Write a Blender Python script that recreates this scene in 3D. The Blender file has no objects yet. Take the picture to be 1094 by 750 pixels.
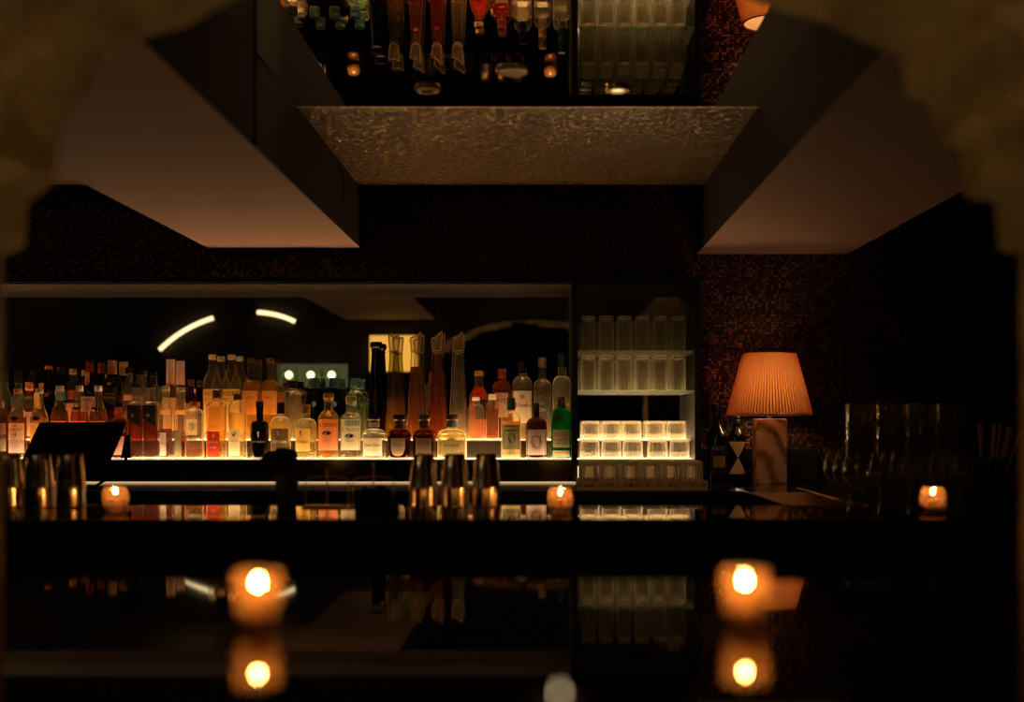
import bpy, math, random
from mathutils import Vector
random.seed(7)
PI = math.pi
sc = bpy.context.scene
col = sc.collection
# ------------------------------------------------------------------ measuring
F = 1296.0; CX = 580.0; CY = 450.0; ZE = 1.36; D = 5.4
def PX(px, d): return (px-CX)*d/F
def PZ(py, d): return ZE-(py-CY)*d/F
# ------------------------------------------------------------------ materials
MATS = {}
def new_mat(name):
    m = bpy.data.materials.new(name); m.use_nodes = True
    nt = m.node_tree; nt.nodes.clear()
    out = nt.nodes.new('ShaderNodeOutputMaterial')
    return m, nt, out
def N(nt, t, **kw):
    n = nt.nodes.new(t)
    for k, v in kw.items():
        if k.startswith('i_'):
            key = k[2:]
            key = int(key) if key.isdigit() else key.replace('_', ' ')
            n.inputs[key].default_value = v
        else: setattr(n, k, v)
    return n
def rgba(c): return (c[0], c[1], c[2], 1)
def plain(name, c, rough=.5, metal=0., spec=.5, noise=0., scale=20., coat=0.):
    if name in MATS: return MATS[name]
    m, nt, out = new_mat(name)
    p = N(nt, 'ShaderNodeBsdfPrincipled')
    p.inputs['Roughness'].default_value = rough; p.inputs['Metallic'].default_value = metal
    p.inputs['Specular IOR Level'].default_value = spec; p.inputs['Coat Weight'].default_value = coat
    p.inputs['Base Color'].default_value = rgba(c)
    tc = N(nt, 'ShaderNodeTexCoord'); nz = N(nt, 'ShaderNodeTexNoise')
    nz.inputs['Scale'].default_value = scale; nz.inputs['Detail'].default_value = 4
    nt.links.new(tc.outputs['Object'], nz.inputs['Vector'])
    mx = N(nt, 'ShaderNodeMix', data_type='RGBA')
    k = 1-max(noise, .04)
    mx.inputs[6].default_value = rgba([v*k for v in c]); mx.inputs[7].default_value = rgba([min(1, v*(2-k)) for v in c])
    nt.links.new(nz.outputs['Fac'], mx.inputs[0]); nt.links.new(mx.outputs[2], p.inputs['Base Color'])
    nt.links.new(p.outputs[0], out.inputs[0]); MATS[name] = m
    return m
def emit(name, c, s):
    if name in MATS: return MATS[name]
    m, nt, out = new_mat(name)
    e = N(nt, 'ShaderNodeEmission'); e.inputs[0].default_value = rgba(c); e.inputs[1].default_value = s
    nt.links.new(e.outputs[0], out.inputs[0]); MATS[name] = m
    return m
def glass(name, tint, haze=.1, hazecol=None, rough=.03, refl=.9, bump=0., bscale=60, edge=2.2, refr=0., ior=1.14, dark=.32, rimk=5., flat=.45):
    """thin walled glass: tinted transmission that deepens at grazing angles, reflection, milky scatter, strongest at the rim, standing in for light piped through glass"""
    if name in MATS: return MATS[name]
    m, nt, out = new_mat(name); L = nt.links.new
    lw = N(nt, 'ShaderNodeLayerWeight'); lw.inputs[0].default_value = .5
    pw = N(nt, 'ShaderNodeMath', operation='POWER'); pw.inputs[1].default_value = 3.5; L(lw.outputs['Facing'], pw.inputs[0])
    ml = N(nt, 'ShaderNodeMath', operation='MULTIPLY_ADD'); ml.inputs[1].default_value = refl*.9; ml.inputs[2].default_value = .045
    L(pw.outputs[0], ml.inputs[0])
    p2 = N(nt, 'ShaderNodeMath', operation='POWER'); p2.inputs[1].default_value = 2.; L(lw.outputs['Facing'], p2.inputs[0])
    cm = N(nt, 'ShaderNodeMix', data_type='RGBA')
    cm.inputs[6].default_value = rgba(tint); cm.inputs[7].default_value = rgba([v**edge*dark for v in tint]); L(p2.outputs[0], cm.inputs[0])
    tr = N(nt, 'ShaderNodeBsdfTransparent'); L(cm.outputs[2], tr.inputs[0])
    gl = N(nt, 'ShaderNodeBsdfGlossy'); gl.inputs['Roughness'].default_value = rough; gl.inputs[0].default_value = (.95, .95, .95, 1)
    rf = N(nt, 'ShaderNodeBsdfRefraction'); rf.inputs['IOR'].default_value = ior; rf.inputs['Roughness'].default_value = 0.; L(cm.outputs[2], rf.inputs[0])
    mr = N(nt, 'ShaderNodeMixShader'); mr.inputs[0].default_value = refr; L(tr.outputs[0], mr.inputs[1]); L(rf.outputs[0], mr.inputs[2])
    m1 = N(nt, 'ShaderNodeMixShader'); L(ml.outputs[0], m1.inputs[0]); L(mr.outputs[0], m1.inputs[1]); L(gl.outputs[0], m1.inputs[2])
    hc = hazecol or tint
    df = N(nt, 'ShaderNodeBsdfDiffuse'); df.inputs[0].default_value = rgba(hc)
    tl = N(nt, 'ShaderNodeBsdfTranslucent'); tl.inputs[0].default_value = rgba(hc)
    m2 = N(nt, 'ShaderNodeMixShader'); m2.inputs[0].default_value = .55; L(df.outputs[0], m2.inputs[1]); L(tl.outputs[0], m2.inputs[2])
    m3 = N(nt, 'ShaderNodeMixShader'); L(m1.outputs[0], m3.inputs[1]); L(m2.outputs[0], m3.inputs[2])
    p5 = N(nt, 'ShaderNodeMath', operation='POWER'); p5.inputs[1].default_value = 4.; L(lw.outputs['Facing'], p5.inputs[0])
    hz = N(nt, 'ShaderNodeMath', operation='MULTIPLY_ADD'); hz.inputs[1].default_value = haze*rimk; hz.inputs[2].default_value = haze*flat; hz.use_clamp = True; L(p5.outputs[0], hz.inputs[0])
    L(hz.outputs[0], m3.inputs[0])
    if bump:
        tc = N(nt, 'ShaderNodeTexCoord'); vo = N(nt, 'ShaderNodeTexVoronoi'); vo.inputs['Scale'].default_value = bscale
        L(tc.outputs['Object'], vo.inputs['Vector'])
        bp = N(nt, 'ShaderNodeBump'); bp.inputs['Strength'].default_value = bump; bp.inputs['Distance'].default_value = .004
        L(vo.outputs['Distance'], bp.inputs['Height']); L(bp.outputs[0], gl.inputs['Normal']); L(bp.outputs[0], tl.inputs['Normal']); L(bp.outputs[0], df.inputs['Normal'])
        cr = N(nt, 'ShaderNodeMath', operation='MULTIPLY_ADD'); cr.inputs[1].default_value = haze*3.2; cr.inputs[2].default_value = haze*.15
        L(vo.outputs['Distance'], cr.inputs[0])
        L(cr.outputs[0], m3.inputs[0])
    L(m3.outputs[0], out.inputs[0]); MATS[name] = m
    return m
def liquid(name, c, haze=.2, hazecol=None):
    if name in MATS: return MATS[name]
    m, nt, out = new_mat(name); L = nt.links.new
    rf = N(nt, 'ShaderNodeBsdfRefraction'); rf.inputs[0].default_value = rgba(c); rf.inputs['IOR'].default_value = 1.3; rf.inputs['Roughness'].default_value = .0
    tr = N(nt, 'ShaderNodeBsdfTransparent'); tr.inputs[0].default_value = rgba(c)
    m1 = N(nt, 'ShaderNodeMixShader'); m1.inputs[0].default_value = .5; L(rf.outputs[0], m1.inputs[1]); L(tr.outputs[0], m1.inputs[2])
    hc = hazecol or c
    df = N(nt, 'ShaderNodeBsdfDiffuse'); df.inputs[0].default_value = rgba(hc)
    tl = N(nt, 'ShaderNodeBsdfTranslucent'); tl.inputs[0].default_value = rgba(hc)
    m2 = N(nt, 'ShaderNodeMixShader'); m2.inputs[0].default_value = .6; L(df.outputs[0], m2.inputs[1]); L(tl.outputs[0], m2.inputs[2])
    m3 = N(nt, 'ShaderNodeMixShader'); m3.inputs[0].default_value = haze; L(m1.outputs[0], m3.inputs[1]); L(m2.outputs[0], m3.inputs[2])
    L(m3.outputs[0], out.inputs[0]); MATS[name] = m
    return m
def paper(name, c, trans=.62, noise=.12):
    if name in MATS: return MATS[name]
    m, nt, out = new_mat(name); L = nt.links.new
    tc = N(nt, 'ShaderNodeTexCoord'); nz = N(nt, 'ShaderNodeTexNoise'); nz.inputs['Scale'].default_value = 90
    L(tc.outputs['Object'], nz.inputs['Vector'])
    mx = N(nt, 'ShaderNodeMix', data_type='RGBA'); mx.inputs[6].default_value = rgba(c); mx.inputs[7].default_value = rgba([v*(1-noise*2) for v in c])
    L(nz.outputs['Fac'], mx.inputs[0])
    df = N(nt, 'ShaderNodeBsdfDiffuse'); L(mx.outputs[2], df.inputs[0])
    tl = N(nt, 'ShaderNodeBsdfTranslucent'); L(mx.outputs[2], tl.inputs[0])
    m2 = N(nt, 'ShaderNodeMixShader'); m2.inputs[0].default_value = trans; L(df.outputs[0], m2.inputs[1]); L(tl.outputs[0], m2.inputs[2])
    L(m2.outputs[0], out.inputs[0]); MATS[name] = m
    return m
def mosaic(name, c_lo, c_hi, pitch=.012, grout=(.006, .005, .004), rough=.22, tilt=.22, metal=.3, spark=.06):
    """small square tiles, each with its own tone and its own slight tilt, dark joints"""
    if name in MATS: return MATS[name]
    m, nt, out = new_mat(name); L = nt.links.new
    tc = N(nt, 'ShaderNodeTexCoord')
    sc_ = N(nt, 'ShaderNodeVectorMath', operation='SCALE'); sc_.inputs['Scale'].default_value = 1/pitch; L(tc.outputs['Object'], sc_.inputs[0])
    ad = N(nt, 'ShaderNodeVectorMath', operation='ADD'); ad.inputs[1].default_value = (.31, .37, .41); L(sc_.outputs[0], ad.inputs[0])
    fl = N(nt, 'ShaderNodeVectorMath', operation='FLOOR'); L(ad.outputs[0], fl.inputs[0])
    fr = N(nt, 'ShaderNodeVectorMath', operation='FRACTION'); L(ad.outputs[0], fr.inputs[0])
    wn = N(nt, 'ShaderNodeTexWhiteNoise', noise_dimensions='3D'); L(fl.outputs[0], wn.inputs['Vector'])
    # joints: distance to cell edge along the two in-plane axes
    geo = N(nt, 'ShaderNodeNewGeometry')
    sb = N(nt, 'ShaderNodeVectorMath', operation='SUBTRACT'); sb.inputs[1].default_value = (.5, .5, .5); L(fr.outputs[0], sb.inputs[0])
    ab = N(nt, 'ShaderNodeVectorMath', operation='ABSOLUTE'); L(sb.outputs[0], ab.inputs[0])
    an = N(nt, 'ShaderNodeVectorMath', operation='ABSOLUTE'); L(geo.outputs['True Normal'], an.inputs[0])
    on = N(nt, 'ShaderNodeVectorMath', operation='SUBTRACT'); on.inputs[0].default_value = (1, 1, 1); L(an.outputs[0], on.inputs[1])
    mu = N(nt, 'ShaderNodeVectorMath', operation='MULTIPLY'); L(ab.outputs[0], mu.inputs[0]); L(on.outputs[0], mu.inputs[1])
    sx = N(nt, 'ShaderNodeSeparateXYZ'); L(mu.outputs[0], sx.inputs[0])
    a = N(nt, 'ShaderNodeMath', operation='MAXIMUM'); L(sx.outputs[0], a.inputs[0]); L(sx.outputs[1], a.inputs[1])
    b = N(nt, 'ShaderNodeMath', operation='MAXIMUM'); L(a.outputs[0], b.inputs[0]); L(sx.outputs[2], b.inputs[1])
    gt = N(nt, 'ShaderNodeMath', operation='GREATER_THAN'); gt.inputs[1].default_value = .42; L(b.outputs[0], gt.inputs[0])
    pw = N(nt, 'ShaderNodeMath', operation='POWER'); pw.inputs[1].default_value = 3; L(wn.outputs['Value'], pw.inputs[0])
    cm = N(nt, 'ShaderNodeMix', data_type='RGBA'); cm.inputs[6].default_value = rgba(c_lo); cm.inputs[7].default_value = rgba(c_hi); L(pw.outputs[0], cm.inputs[0])
    cg = N(nt, 'ShaderNodeMix', data_type='RGBA'); cg.inputs[7].default_value = rgba(grout); L(gt.outputs[0], cg.inputs[0]); L(cm.outputs[2], cg.inputs[6])
    p = N(nt, 'ShaderNodeBsdfPrincipled'); L(cg.outputs[2], p.inputs['Base Color'])
    p.inputs['Metallic'].default_value = metal
    rr = N(nt, 'ShaderNodeMath', operation='MULTIPLY_ADD'); rr.inputs[1].default_value = .6; rr.inputs[2].default_value = rough; L(gt.outputs[0], rr.inputs[0]); L(rr.outputs[0], p.inputs['Roughness'])
    s2 = N(nt, 'ShaderNodeVectorMath', operation='SUBTRACT'); s2.inputs[1].default_value = (.5, .5, .5); L(wn.outputs['Color'], s2.inputs[0])
    s3 = N(nt, 'ShaderNodeVectorMath', operation='SCALE'); s3.inputs['Scale'].default_value = tilt*2; L(s2.outputs[0], s3.inputs[0])
    s4 = N(nt, 'ShaderNodeVectorMath', operation='ADD'); L(s3.outputs[0], s4.inputs[0]); L(geo.outputs['Normal'], s4.inputs[1])
    s5 = N(nt, 'ShaderNodeVectorMath', operation='NORMALIZE'); L(s4.outputs[0], s5.inputs[0]); L(s5.outputs[0], p.inputs['Normal'])
    L(p.outputs[0], out.inputs[0]); MATS[name] = m
    return m
def stone(name, c1, c2):
    m, nt, out = new_mat(name); L = nt.links.new
    tc = N(nt, 'ShaderNodeTexCoord'); nz = N(nt, 'ShaderNodeTexNoise'); nz.inputs['Scale'].default_value = 5; nz.inputs['Detail'].default_value = 3; nz.inputs['Distortion'].default_value = .6
    L(tc.outputs['Object'], nz.inputs['Vector'])
    mr_ = N(nt, 'ShaderNodeMapRange'); mr_.inputs[1].default_value = .3; mr_.inputs[2].default_value = .7; L(nz.outputs['Fac'], mr_.inputs[0])
    mx = N(nt, 'ShaderNodeMix', data_type='RGBA'); mx.inputs[6].default_value = rgba(c1); mx.inputs[7].default_value = rgba(c2); L(mr_.outputs[0], mx.inputs[0])
    n2 = N(nt, 'ShaderNodeTexNoise'); n2.inputs['Scale'].default_value = 35; n2.inputs['Detail'].default_value = 6; L(tc.outputs['Object'], n2.inputs['Vector'])
    bp = N(nt, 'ShaderNodeBump'); bp.inputs['Strength'].default_value = .7; bp.inputs['Distance'].default_value = .02; L(n2.outputs['Fac'], bp.inputs['Height'])
    p = N(nt, 'ShaderNodeBsdfPrincipled'); p.inputs['Roughness'].default_value = .95; L(mx.outputs[2], p.inputs['Base Color']); L(bp.outputs[0], p.inputs['Normal'])
    L(p.outputs[0], out.inputs[0]); MATS[name] = m
    return m
def marble(name, c1, c2, c3):
    m, nt, out = new_mat(name); L = nt.links.new
    tc = N(nt, 'ShaderNodeTexCoord')
    wv = N(nt, 'ShaderNodeTexWave', wave_type='BANDS', bands_direction='DIAGONAL'); wv.inputs['Scale'].default_value = 5; wv.inputs['Distortion'].default_value = 7
    wv.inputs['Detail'].default_value = 4; wv.inputs['Detail Scale'].default_value = 1.2; L(tc.outputs['Object'], wv.inputs['Vector'])
    cr = N(nt, 'ShaderNodeValToRGB'); e = cr.color_ramp.elements; e[0].color = rgba(c1); e[1].color = rgba(c2); e[0].position = .1; e[1].position = .6
    x = cr.color_ramp.elements.new(.9); x.color = rgba(c3)
    L(wv.outputs['Fac'], cr.inputs[0])
    p = N(nt, 'ShaderNodeBsdfPrincipled'); p.inputs['Roughness'].default_value = .3; L(cr.outputs[0], p.inputs['Base Color'])
    L(p.outputs[0], out.inputs[0]); MATS[name] = m
    return m

LIGHT = (1., .64, .31)
M_wall = mosaic('dark_mosaic', (.016, .010, .009), (.32, .115, .07), tilt=.18, metal=.25, rough=.34)
M_gold = mosaic('bronze_mosaic', (.07, .038, .015), (.46, .265, .105), pitch=.0105, tilt=.22, metal=.35, rough=.35, grout=(.05, .035, .02))
M_plaster = plain('taupe_plaster', (.25, .136, .106), .75, noise=.08, scale=60)
M_black = plain('black_lacquer', (.008, .008, .009), .12, spec=.5)
M_table = plain('black_table_lacquer', (.006, .006, .008), .03, spec=.36)
M_matte = plain('matte_black', (.010, .010, .011), .7, spec=.2)
M_dark = plain('dark_room_paint', (.02, .016, .014), .9)
M_floor = plain('dark_floor_boards', (.03, .02, .014), .5, noise=.3, scale=8)
M_brownframe = plain('bronze_frame', (.017, .010, .006), .7, spec=.2)
M_chrome = plain('steel', (.62, .58, .54), .12, metal=1., noise=.05)
M_tin = plain('polished_tin', (.86, .73, .58), .15, metal=1., noise=.03)
[n for n in M_tin.node_tree.nodes if n.type == 'BSDF_PRINCIPLED'][0].inputs['Anisotropic'].default_value = .75
M_brass = plain('brass', (.55, .36, .16), .25, metal=1.)
M_mirror, nt, out = new_mat('aged_mirror')
g = N(nt, 'ShaderNodeBsdfGlossy'); g.inputs[0].default_value = (.72, .70, .67, 1); g.inputs['Roughness'].default_value = 0.0; nt.links.new(g.outputs[0], out.inputs[0])
M_cmirror, nt, out = new_mat('ceiling_mirror_glass')
g = N(nt, 'ShaderNodeBsdfGlossy'); g.inputs[0].default_value = (.84, .80, .75, 1); g.inputs['Roughness'].default_value = 0.0; nt.links.new(g.outputs[0], out.inputs[0])
M_stone = stone('rough_stone', (.30, .21, .10), (.95, .74, .42))
M_glow = emit('lit_frosted_acrylic', LIGHT, 17.)
M_lip = emit('glowing_acrylic_edge', (1., .72, .42), .55)
M_step = plain('smoked_acrylic', (.03, .021, .013), .12, metal=.4)
M_gshelf = glass('shelf_glass', (.90, .96, .91), .05, refl=.7)

# ------------------------------------------------------------------ mesh helpers
class MB:
    def __init__(s): s.v = []; s.f = []
    def box(s, x0, x1, y0, y1, z0, z1):
        b = len(s.v)
        s.v += [(x0,y0,z0),(x1,y0,z0),(x1,y1,z0),(x0,y1,z0),(x0,y0,z1),(x1,y0,z1),(x1,y1,z1),(x0,y1,z1)]
        s.f += [tuple(b+i for i in q) for q in ((0,3,2,1),(4,5,6,7),(0,1,5,4),(1,2,6,5),(2,3,7,6),(3,0,4,7))]
        return s
    def grid_top(s, x0, x1, y0, y1, z0, z1, nx, ny):
        b = len(s.v)
        for z in (z0, z1):
            for i in range(nx+1):
                for j in range(ny+1): s.v.append((x0+(x1-x0)*i/nx, y0+(y1-y0)*j/ny, z))
        k = lambda t, i, j: b+t*(nx+1)*(ny+1)+i*(ny+1)+j
        for i in range(nx):
            for j in range(ny):
                s.f.append((k(1,i,j), k(1,i+1,j), k(1,i+1,j+1), k(1,i,j+1)))
        s.f += [(k(0,0,0), k(0,0,ny), k(0,nx,ny), k(0,nx,0))]
        s.f += [tuple([k(0,0,0), k(0,nx,0)]+[k(1,i,0) for i in range(nx,-1,-1)]), tuple([k(0,0,ny)]+[k(1,i,ny) for i in range(nx+1)]+[k(0,nx,ny)])]
        s.f += [tuple([k(0,0,0)]+[k(1,0,j) for j in range(ny+1)]+[k(0,0,ny)]), tuple([k(0,nx,0), k(0,nx,ny)]+[k(1,nx,j) for j in range(ny,-1,-1)])]
        return s
    def hexa(s, pts):
        b = len(s.v); s.v += [tuple(p) for p in pts]
        s.f += [tuple(b+i for i in q) for q in ((0,3,2,1),(4,5,6,7),(0,1,5,4),(1,2,6,5),(2,3,7,6),(3,0,4,7))]
        return s
    def lathe(s, prof, seg=28, dep=1., ribs=0, amp=0., cx=0, cy=0):
        """prof: (r, z[, n]) bottom to top or any closed path; n = superellipse exponent; ends with r=0 are capped"""
        rings = []
        for p in prof:
            r, z = p[0], p[1]; n = p[2] if len(p) > 2 else 2
            if r < 1e-6:
                rings.append([len(s.v)]); s.v.append((cx, cy, z)); continue
            ring = []
            for i in range(seg):
                t = 2*PI*(i+.5)/seg; c, sn = math.cos(t), math.sin(t)
                k = 1/((abs(c)**n+abs(sn)**n)**(1/n))
                rr = r*k*(1+(amp*(2*abs(math.cos(ribs*t/2))-1.3) if ribs else 0))
                ring.append(len(s.v)); s.v.append((cx+rr*c, cy+rr*sn*dep, z))
            rings.append(ring)
        for a, b in zip(rings, rings[1:]):
            if len(a) == 1 and len(b) == 1: continue
            for i in range(seg):
                j = (i+1) % seg
                if len(a) == 1: s.f.append((a[0], b[j], b[i]))
                elif len(b) == 1: s.f.append((a[i], a[j], b[0]))
                else: s.f.append((a[i], a[j], b[j], b[i]))
        return s
    def tube(s, pts, r, seg=10, caps=True):
        pts = [Vector(p) for p in pts]; rings = []
        up = Vector((0, 0, 1)); prev = None
        for i, p in enumerate(pts):
            t = (pts[min(i+1, len(pts)-1)]-pts[max(i-1, 0)]).normalized()
            if prev is None:
                u = t.cross(up)
                if u.length < 1e-3: u = t.cross(Vector((1, 0, 0)))
            else: u = prev-t*prev.dot(t)
            u.normalize(); prev = u; w = t.cross(u)
            rr = r[i] if isinstance(r, (list, tuple)) else r
            ring = []
            for k in range(seg):
                a = 2*PI*k/seg; q = p+(u*math.cos(a)+w*math.sin(a))*rr
                ring.append(len(s.v)); s.v.append(tuple(q))
            rings.append(ring)
        for a, b in zip(rings, rings[1:]):
            for k in range(seg):
                j = (k+1) % seg; s.f.append((a[k], a[j], b[j], b[k]))
        if caps:
            s.f.append(tuple(reversed(rings[0]))); s.f.append(tuple(rings[-1]))
        return s
    def build(s, name, mat, parent=None, loc=(0,0,0), smooth=35, bevel=0.):
        me = bpy.data.meshes.new(name); me.from_pydata(s.v, [], s.f); me.update()
        import bmesh
        bm = bmesh.new(); bm.from_mesh(me); bmesh.ops.recalc_face_normals(bm, faces=bm.faces)
        if bevel: bmesh.ops.bevel(bm, geom=bm.edges[:], offset=bevel, segments=2, affect='EDGES', profile=.6)
        bm.to_mesh(me); bm.free()
        if smooth:
            for p in me.polygons: p.use_smooth = True
            me.set_sharp_from_angle(angle=math.radians(smooth))
        me.materials.append(mat)
        o = bpy.data.objects.new(name, me); col.objects.link(o); o.location = loc
        if parent: o.parent = parent
        return o
def tag(o, label=None, cat=None, group=None, kind=None):
    if label: o['label'] = label
    if cat: o['category'] = cat
    if group: o['group'] = group
    if kind: o['kind'] = kind
    return o
def thing(name, loc, label, cat, group=None, rz=0):
    o = bpy.data.objects.new(name, None); col.objects.link(o); o.location = loc; o.rotation_euler = (0, 0, rz)
    o.empty_display_size = .05
    return tag(o, label, cat, group)
def struct(mb, name, mat, **kw): return tag(mb.build(name, mat, **kw), kind='structure')
def copy_tree(o, parent=None):
    c = o.copy(); col.objects.link(c)
    if parent: c.parent = parent
    for ch in list(o.children): copy_tree(ch, c)
    return c

# ------------------------------------------------------------------ room shell
ZC = ZE+1.039                          # ceiling height
DW = 5.6                               # mosaic wall plane; the shelving unit stands proud of it
DC = 5.33                              # ceiling stops short of the wall: shadow slot
XL, XR = -3.3, 3.3
NB = 5.69                              # back of the recess
ZS = PZ(490.5, D)                      # lit shelf level
ZN = PZ(302, D)                        # top of the recess
NL, NM0, NM1, NR = -2.75, PX(610.5, D), PX(617, D), PX(742, D)
CZ = 1.085                             # back counter level
BZ = 1.10                              # bar level
w = MB()
w.box(XL, XR, DW, DW+.35, ZN+.022, 2.7)
w.box(XL, NL-.02, DW, DW+.35, 0, ZN+.022); w.box(NR+.028, XR, DW, DW+.35, 0, ZN+.022)
w.box(NL-.02, NR+.028, DW, DW+.35, 0, ZS-.10)
struct(w, 'wall_back', M_wall, smooth=0)
struct(MB().box(XL-.1, XR+.1, -3.2, DW+.35, -.1, 0), 'floor', M_floor, smooth=0)
c = MB(); c.box(XL-.1, XR+.1, 2.0, DC, ZC, ZC+.1)
struct(c, 'ceiling', M_gold, smooth=0)
c = MB(); c.box(XL-.1, XR+.1, -3.2, 2.0, 2.9, 3.0); c.box(XL-.1, XR+.1, DC-.1, DW+.35, 2.7, 2.8)
struct(c, 'trim_1', M_dark, smooth=0)
struct(MB().box(XL-.1, XL, -3.2, DW+.35, 0, 3.), 'wall_left', M_dark, smooth=0)
struct(MB().box(XR, XR+.1, -3.2, DW+.35, 0, 3.), 'wall_right', M_dark, smooth=0)
struct(MB().box(XL, XR, -3.3, -3.2, 0, 3.), 'wall_front', M_dark, smooth=0)
# recess lining and black frame
l = MB(); l.box(NL, NR, D+.002, NB+.03, ZN-.006, ZN+.0)
l.box(NL-.02, NL, D+.002, NB+.03, ZS-.1, ZN)
struct(l, 'trim_2', M_brownframe, smooth=0)
t = MB(); t.box(NM0, NM1, D-.012, NB, ZS-.1, ZN-.006)
t.box(NR, NR+.028, D-.012, NB+.03, ZS-.1, ZN+.02); t.box(NL-.02, NR, D-.012, NB+.03, ZN+.0005, ZN+.022)
struct(t, 'trim_3', M_matte, smooth=0)
# soffit boxes hanging from the ceiling
lx0, lx1 = PX(222.8, D), PX(385.5, D); lz = PZ(265.2, D)
rx0, rx1 = PX(744, DW), PX(905, DW); rz_ = PZ(271.6, DW)
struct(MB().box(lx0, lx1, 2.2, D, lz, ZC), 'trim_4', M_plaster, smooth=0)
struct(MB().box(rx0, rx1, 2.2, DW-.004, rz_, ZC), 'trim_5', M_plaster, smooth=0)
M_boxside = plain('dark_brown_side', (.032, .02, .019), .85, spec=.15)  # darker brown for the box faces that look left and right
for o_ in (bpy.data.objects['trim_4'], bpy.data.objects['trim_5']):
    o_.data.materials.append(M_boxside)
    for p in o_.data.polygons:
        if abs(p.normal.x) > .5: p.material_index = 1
struct(MB().box(lx1, lx1+.006, 3.41, 3.70, lz+.003, ZC-.012), 'trim_6', M_matte, smooth=0)
# the rough stone arch the camera looks through
AD = 2.05
arch_px = [(3,900),(3,560),(3,420),(4,275),(27,263),(30,217),(57,196),(62,150),(72,120),(98,92),(104,62),(157,39),(198,29),(248,0),(310,-20),(400,-34),(547,-42),(700,-32),(772,-10),(823,8),(885,24),(922,45),(962,60),(967,104),(990,109),(999,153),(1025,162),(1031,212),(1062,216),(1067,268),(1089,272),(1090,420),(1090,560),(1090,900)]
def dens(pts, step):
    o = []
    for a, b in zip(pts, pts[1:]):
        n = max(1, int(math.hypot(a[0]-b[0], a[1]-b[1])/step))
        for k in range(n): o.append((a[0]+(b[0]-a[0])*k/n, a[1]+(b[1]-a[1])*k/n))
    return o+[pts[-1]]
prof = dens(arch_px, 16)
prof = [(PX(x, AD), max(0., PZ(y, AD))) for x, y in prof]
a = MB(); rows = []
cen = Vector((PX(547, AD), 1.25))
ds = []
for k in range(6):
    d0 = 1.15+k*.15; ds += [(d0+.012, k, 0), (d0+.075, k, .5), (d0+.138, k, 0), (d0+.15, k, -1)]
ds[-1] = (AD, 5, 0); ds.insert(0, (1.15, 0, 0))
for (dd, k, prt) in ds:
    ring = []
    for i, (x, z) in enumerate(prof):
        rnd = random.Random(i//4*31+k*977)
        v = Vector((x, z))-cen; v.normalize()
        off = .0 if dd >= AD-.02 else .01+rnd.random()*.055
        if prt == -1: off += .014
        off += random.random()*.006 if dd < AD-.02 else 0
        jz = 0 if z < .01 else v.y*off
        ring.append(len(a.v)); a.v.append((x+v.x*off, dd, z+jz))
    rows.append(ring)
for r0, r1 in zip(rows, rows[1:]):
    for i in range(len(prof)-1): a.f.append((r0[i], r0[i+1], r1[i+1], r1[i]))
n = len(prof)
TOPZ = 3.0
for ring, dd in ((rows[0], 1.15), (rows[-1], AD)):
    outer = []
    for i in range(n):
        x, y_, z = a.v[ring[i]]
        v = Vector((x-cen.x, z-cen.y)); 
        if v.length < 1e-6: v = Vector((0, 1))
        tx = (XR-cen.x)/v.x if v.x > 1e-6 else ((XL-cen.x)/v.x if v.x < -1e-6 else 1e9)
        tz = (TOPZ-cen.y)/v.y if v.y > 1e-6 else ((0-cen.y)/v.y if v.y < -1e-6 else 1e9)
        tt = max(1.0, min(tx, tz))
        px_, pz_ = cen.x+v.x*tt, max(0., cen.y+v.y*tt)
        if i == 0: px_, pz_ = XL, 0.
        if i == n-1: px_, pz_ = XR, 0.
        outer.append(len(a.v)); a.v.append((px_, dd, pz_))
    for i in range(n-1): a.f.append((ring[i], ring[i+1], outer[i+1], outer[i]))
arch = struct(a, 'trim_7', M_stone, smooth=50)
arch.data.materials.append(M_dark)
for p in arch.data.polygons:
    if all(arch.data.vertices[i].co.y > AD-.001 for i in p.vertices): p.material_index = 1

# ------------------------------------------------------------------ mirrors
def slab_thing(name, mat, b, label, cat, bevel=0.):
    return tag(MB().box(*b).build(name, mat, smooth=0, bevel=bevel), label, cat)
slab_thing('back_mirror', M_mirror, (NL, NM0, NB, NB+.02, ZS-.02, ZN-.006), 'wide dark mirror lining the recess behind the rows of bottles', 'mirror')
slab_thing('glass_rack_mirror', M_mirror, (NM1, NR, NB, NB+.02, ZS-.02, ZN-.006), 'narrow mirror behind the ribbed drinking glasses in the right recess', 'mirror')
MD = 1.039*F/338
slab_thing('ceiling_mirror', M_cmirror, (lx1, rx0, 2.2, MD, ZC-.006, ZC-.0005), 'mirrored ceiling panel above the bar reflecting the bottles upside down', 'mirror')
# sparkling trim at the mosaic edge
slab_thing('mirror_edge_strip', plain('dull_brass', (.75, .52, .28), .55, metal=.8), (lx1+.001, rx0-.001, MD+.001, MD+.010, ZC-.007, ZC-.0005), 'thin brass strip between the ceiling mirror and the bronze mosaic', 'trim strip')

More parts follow.
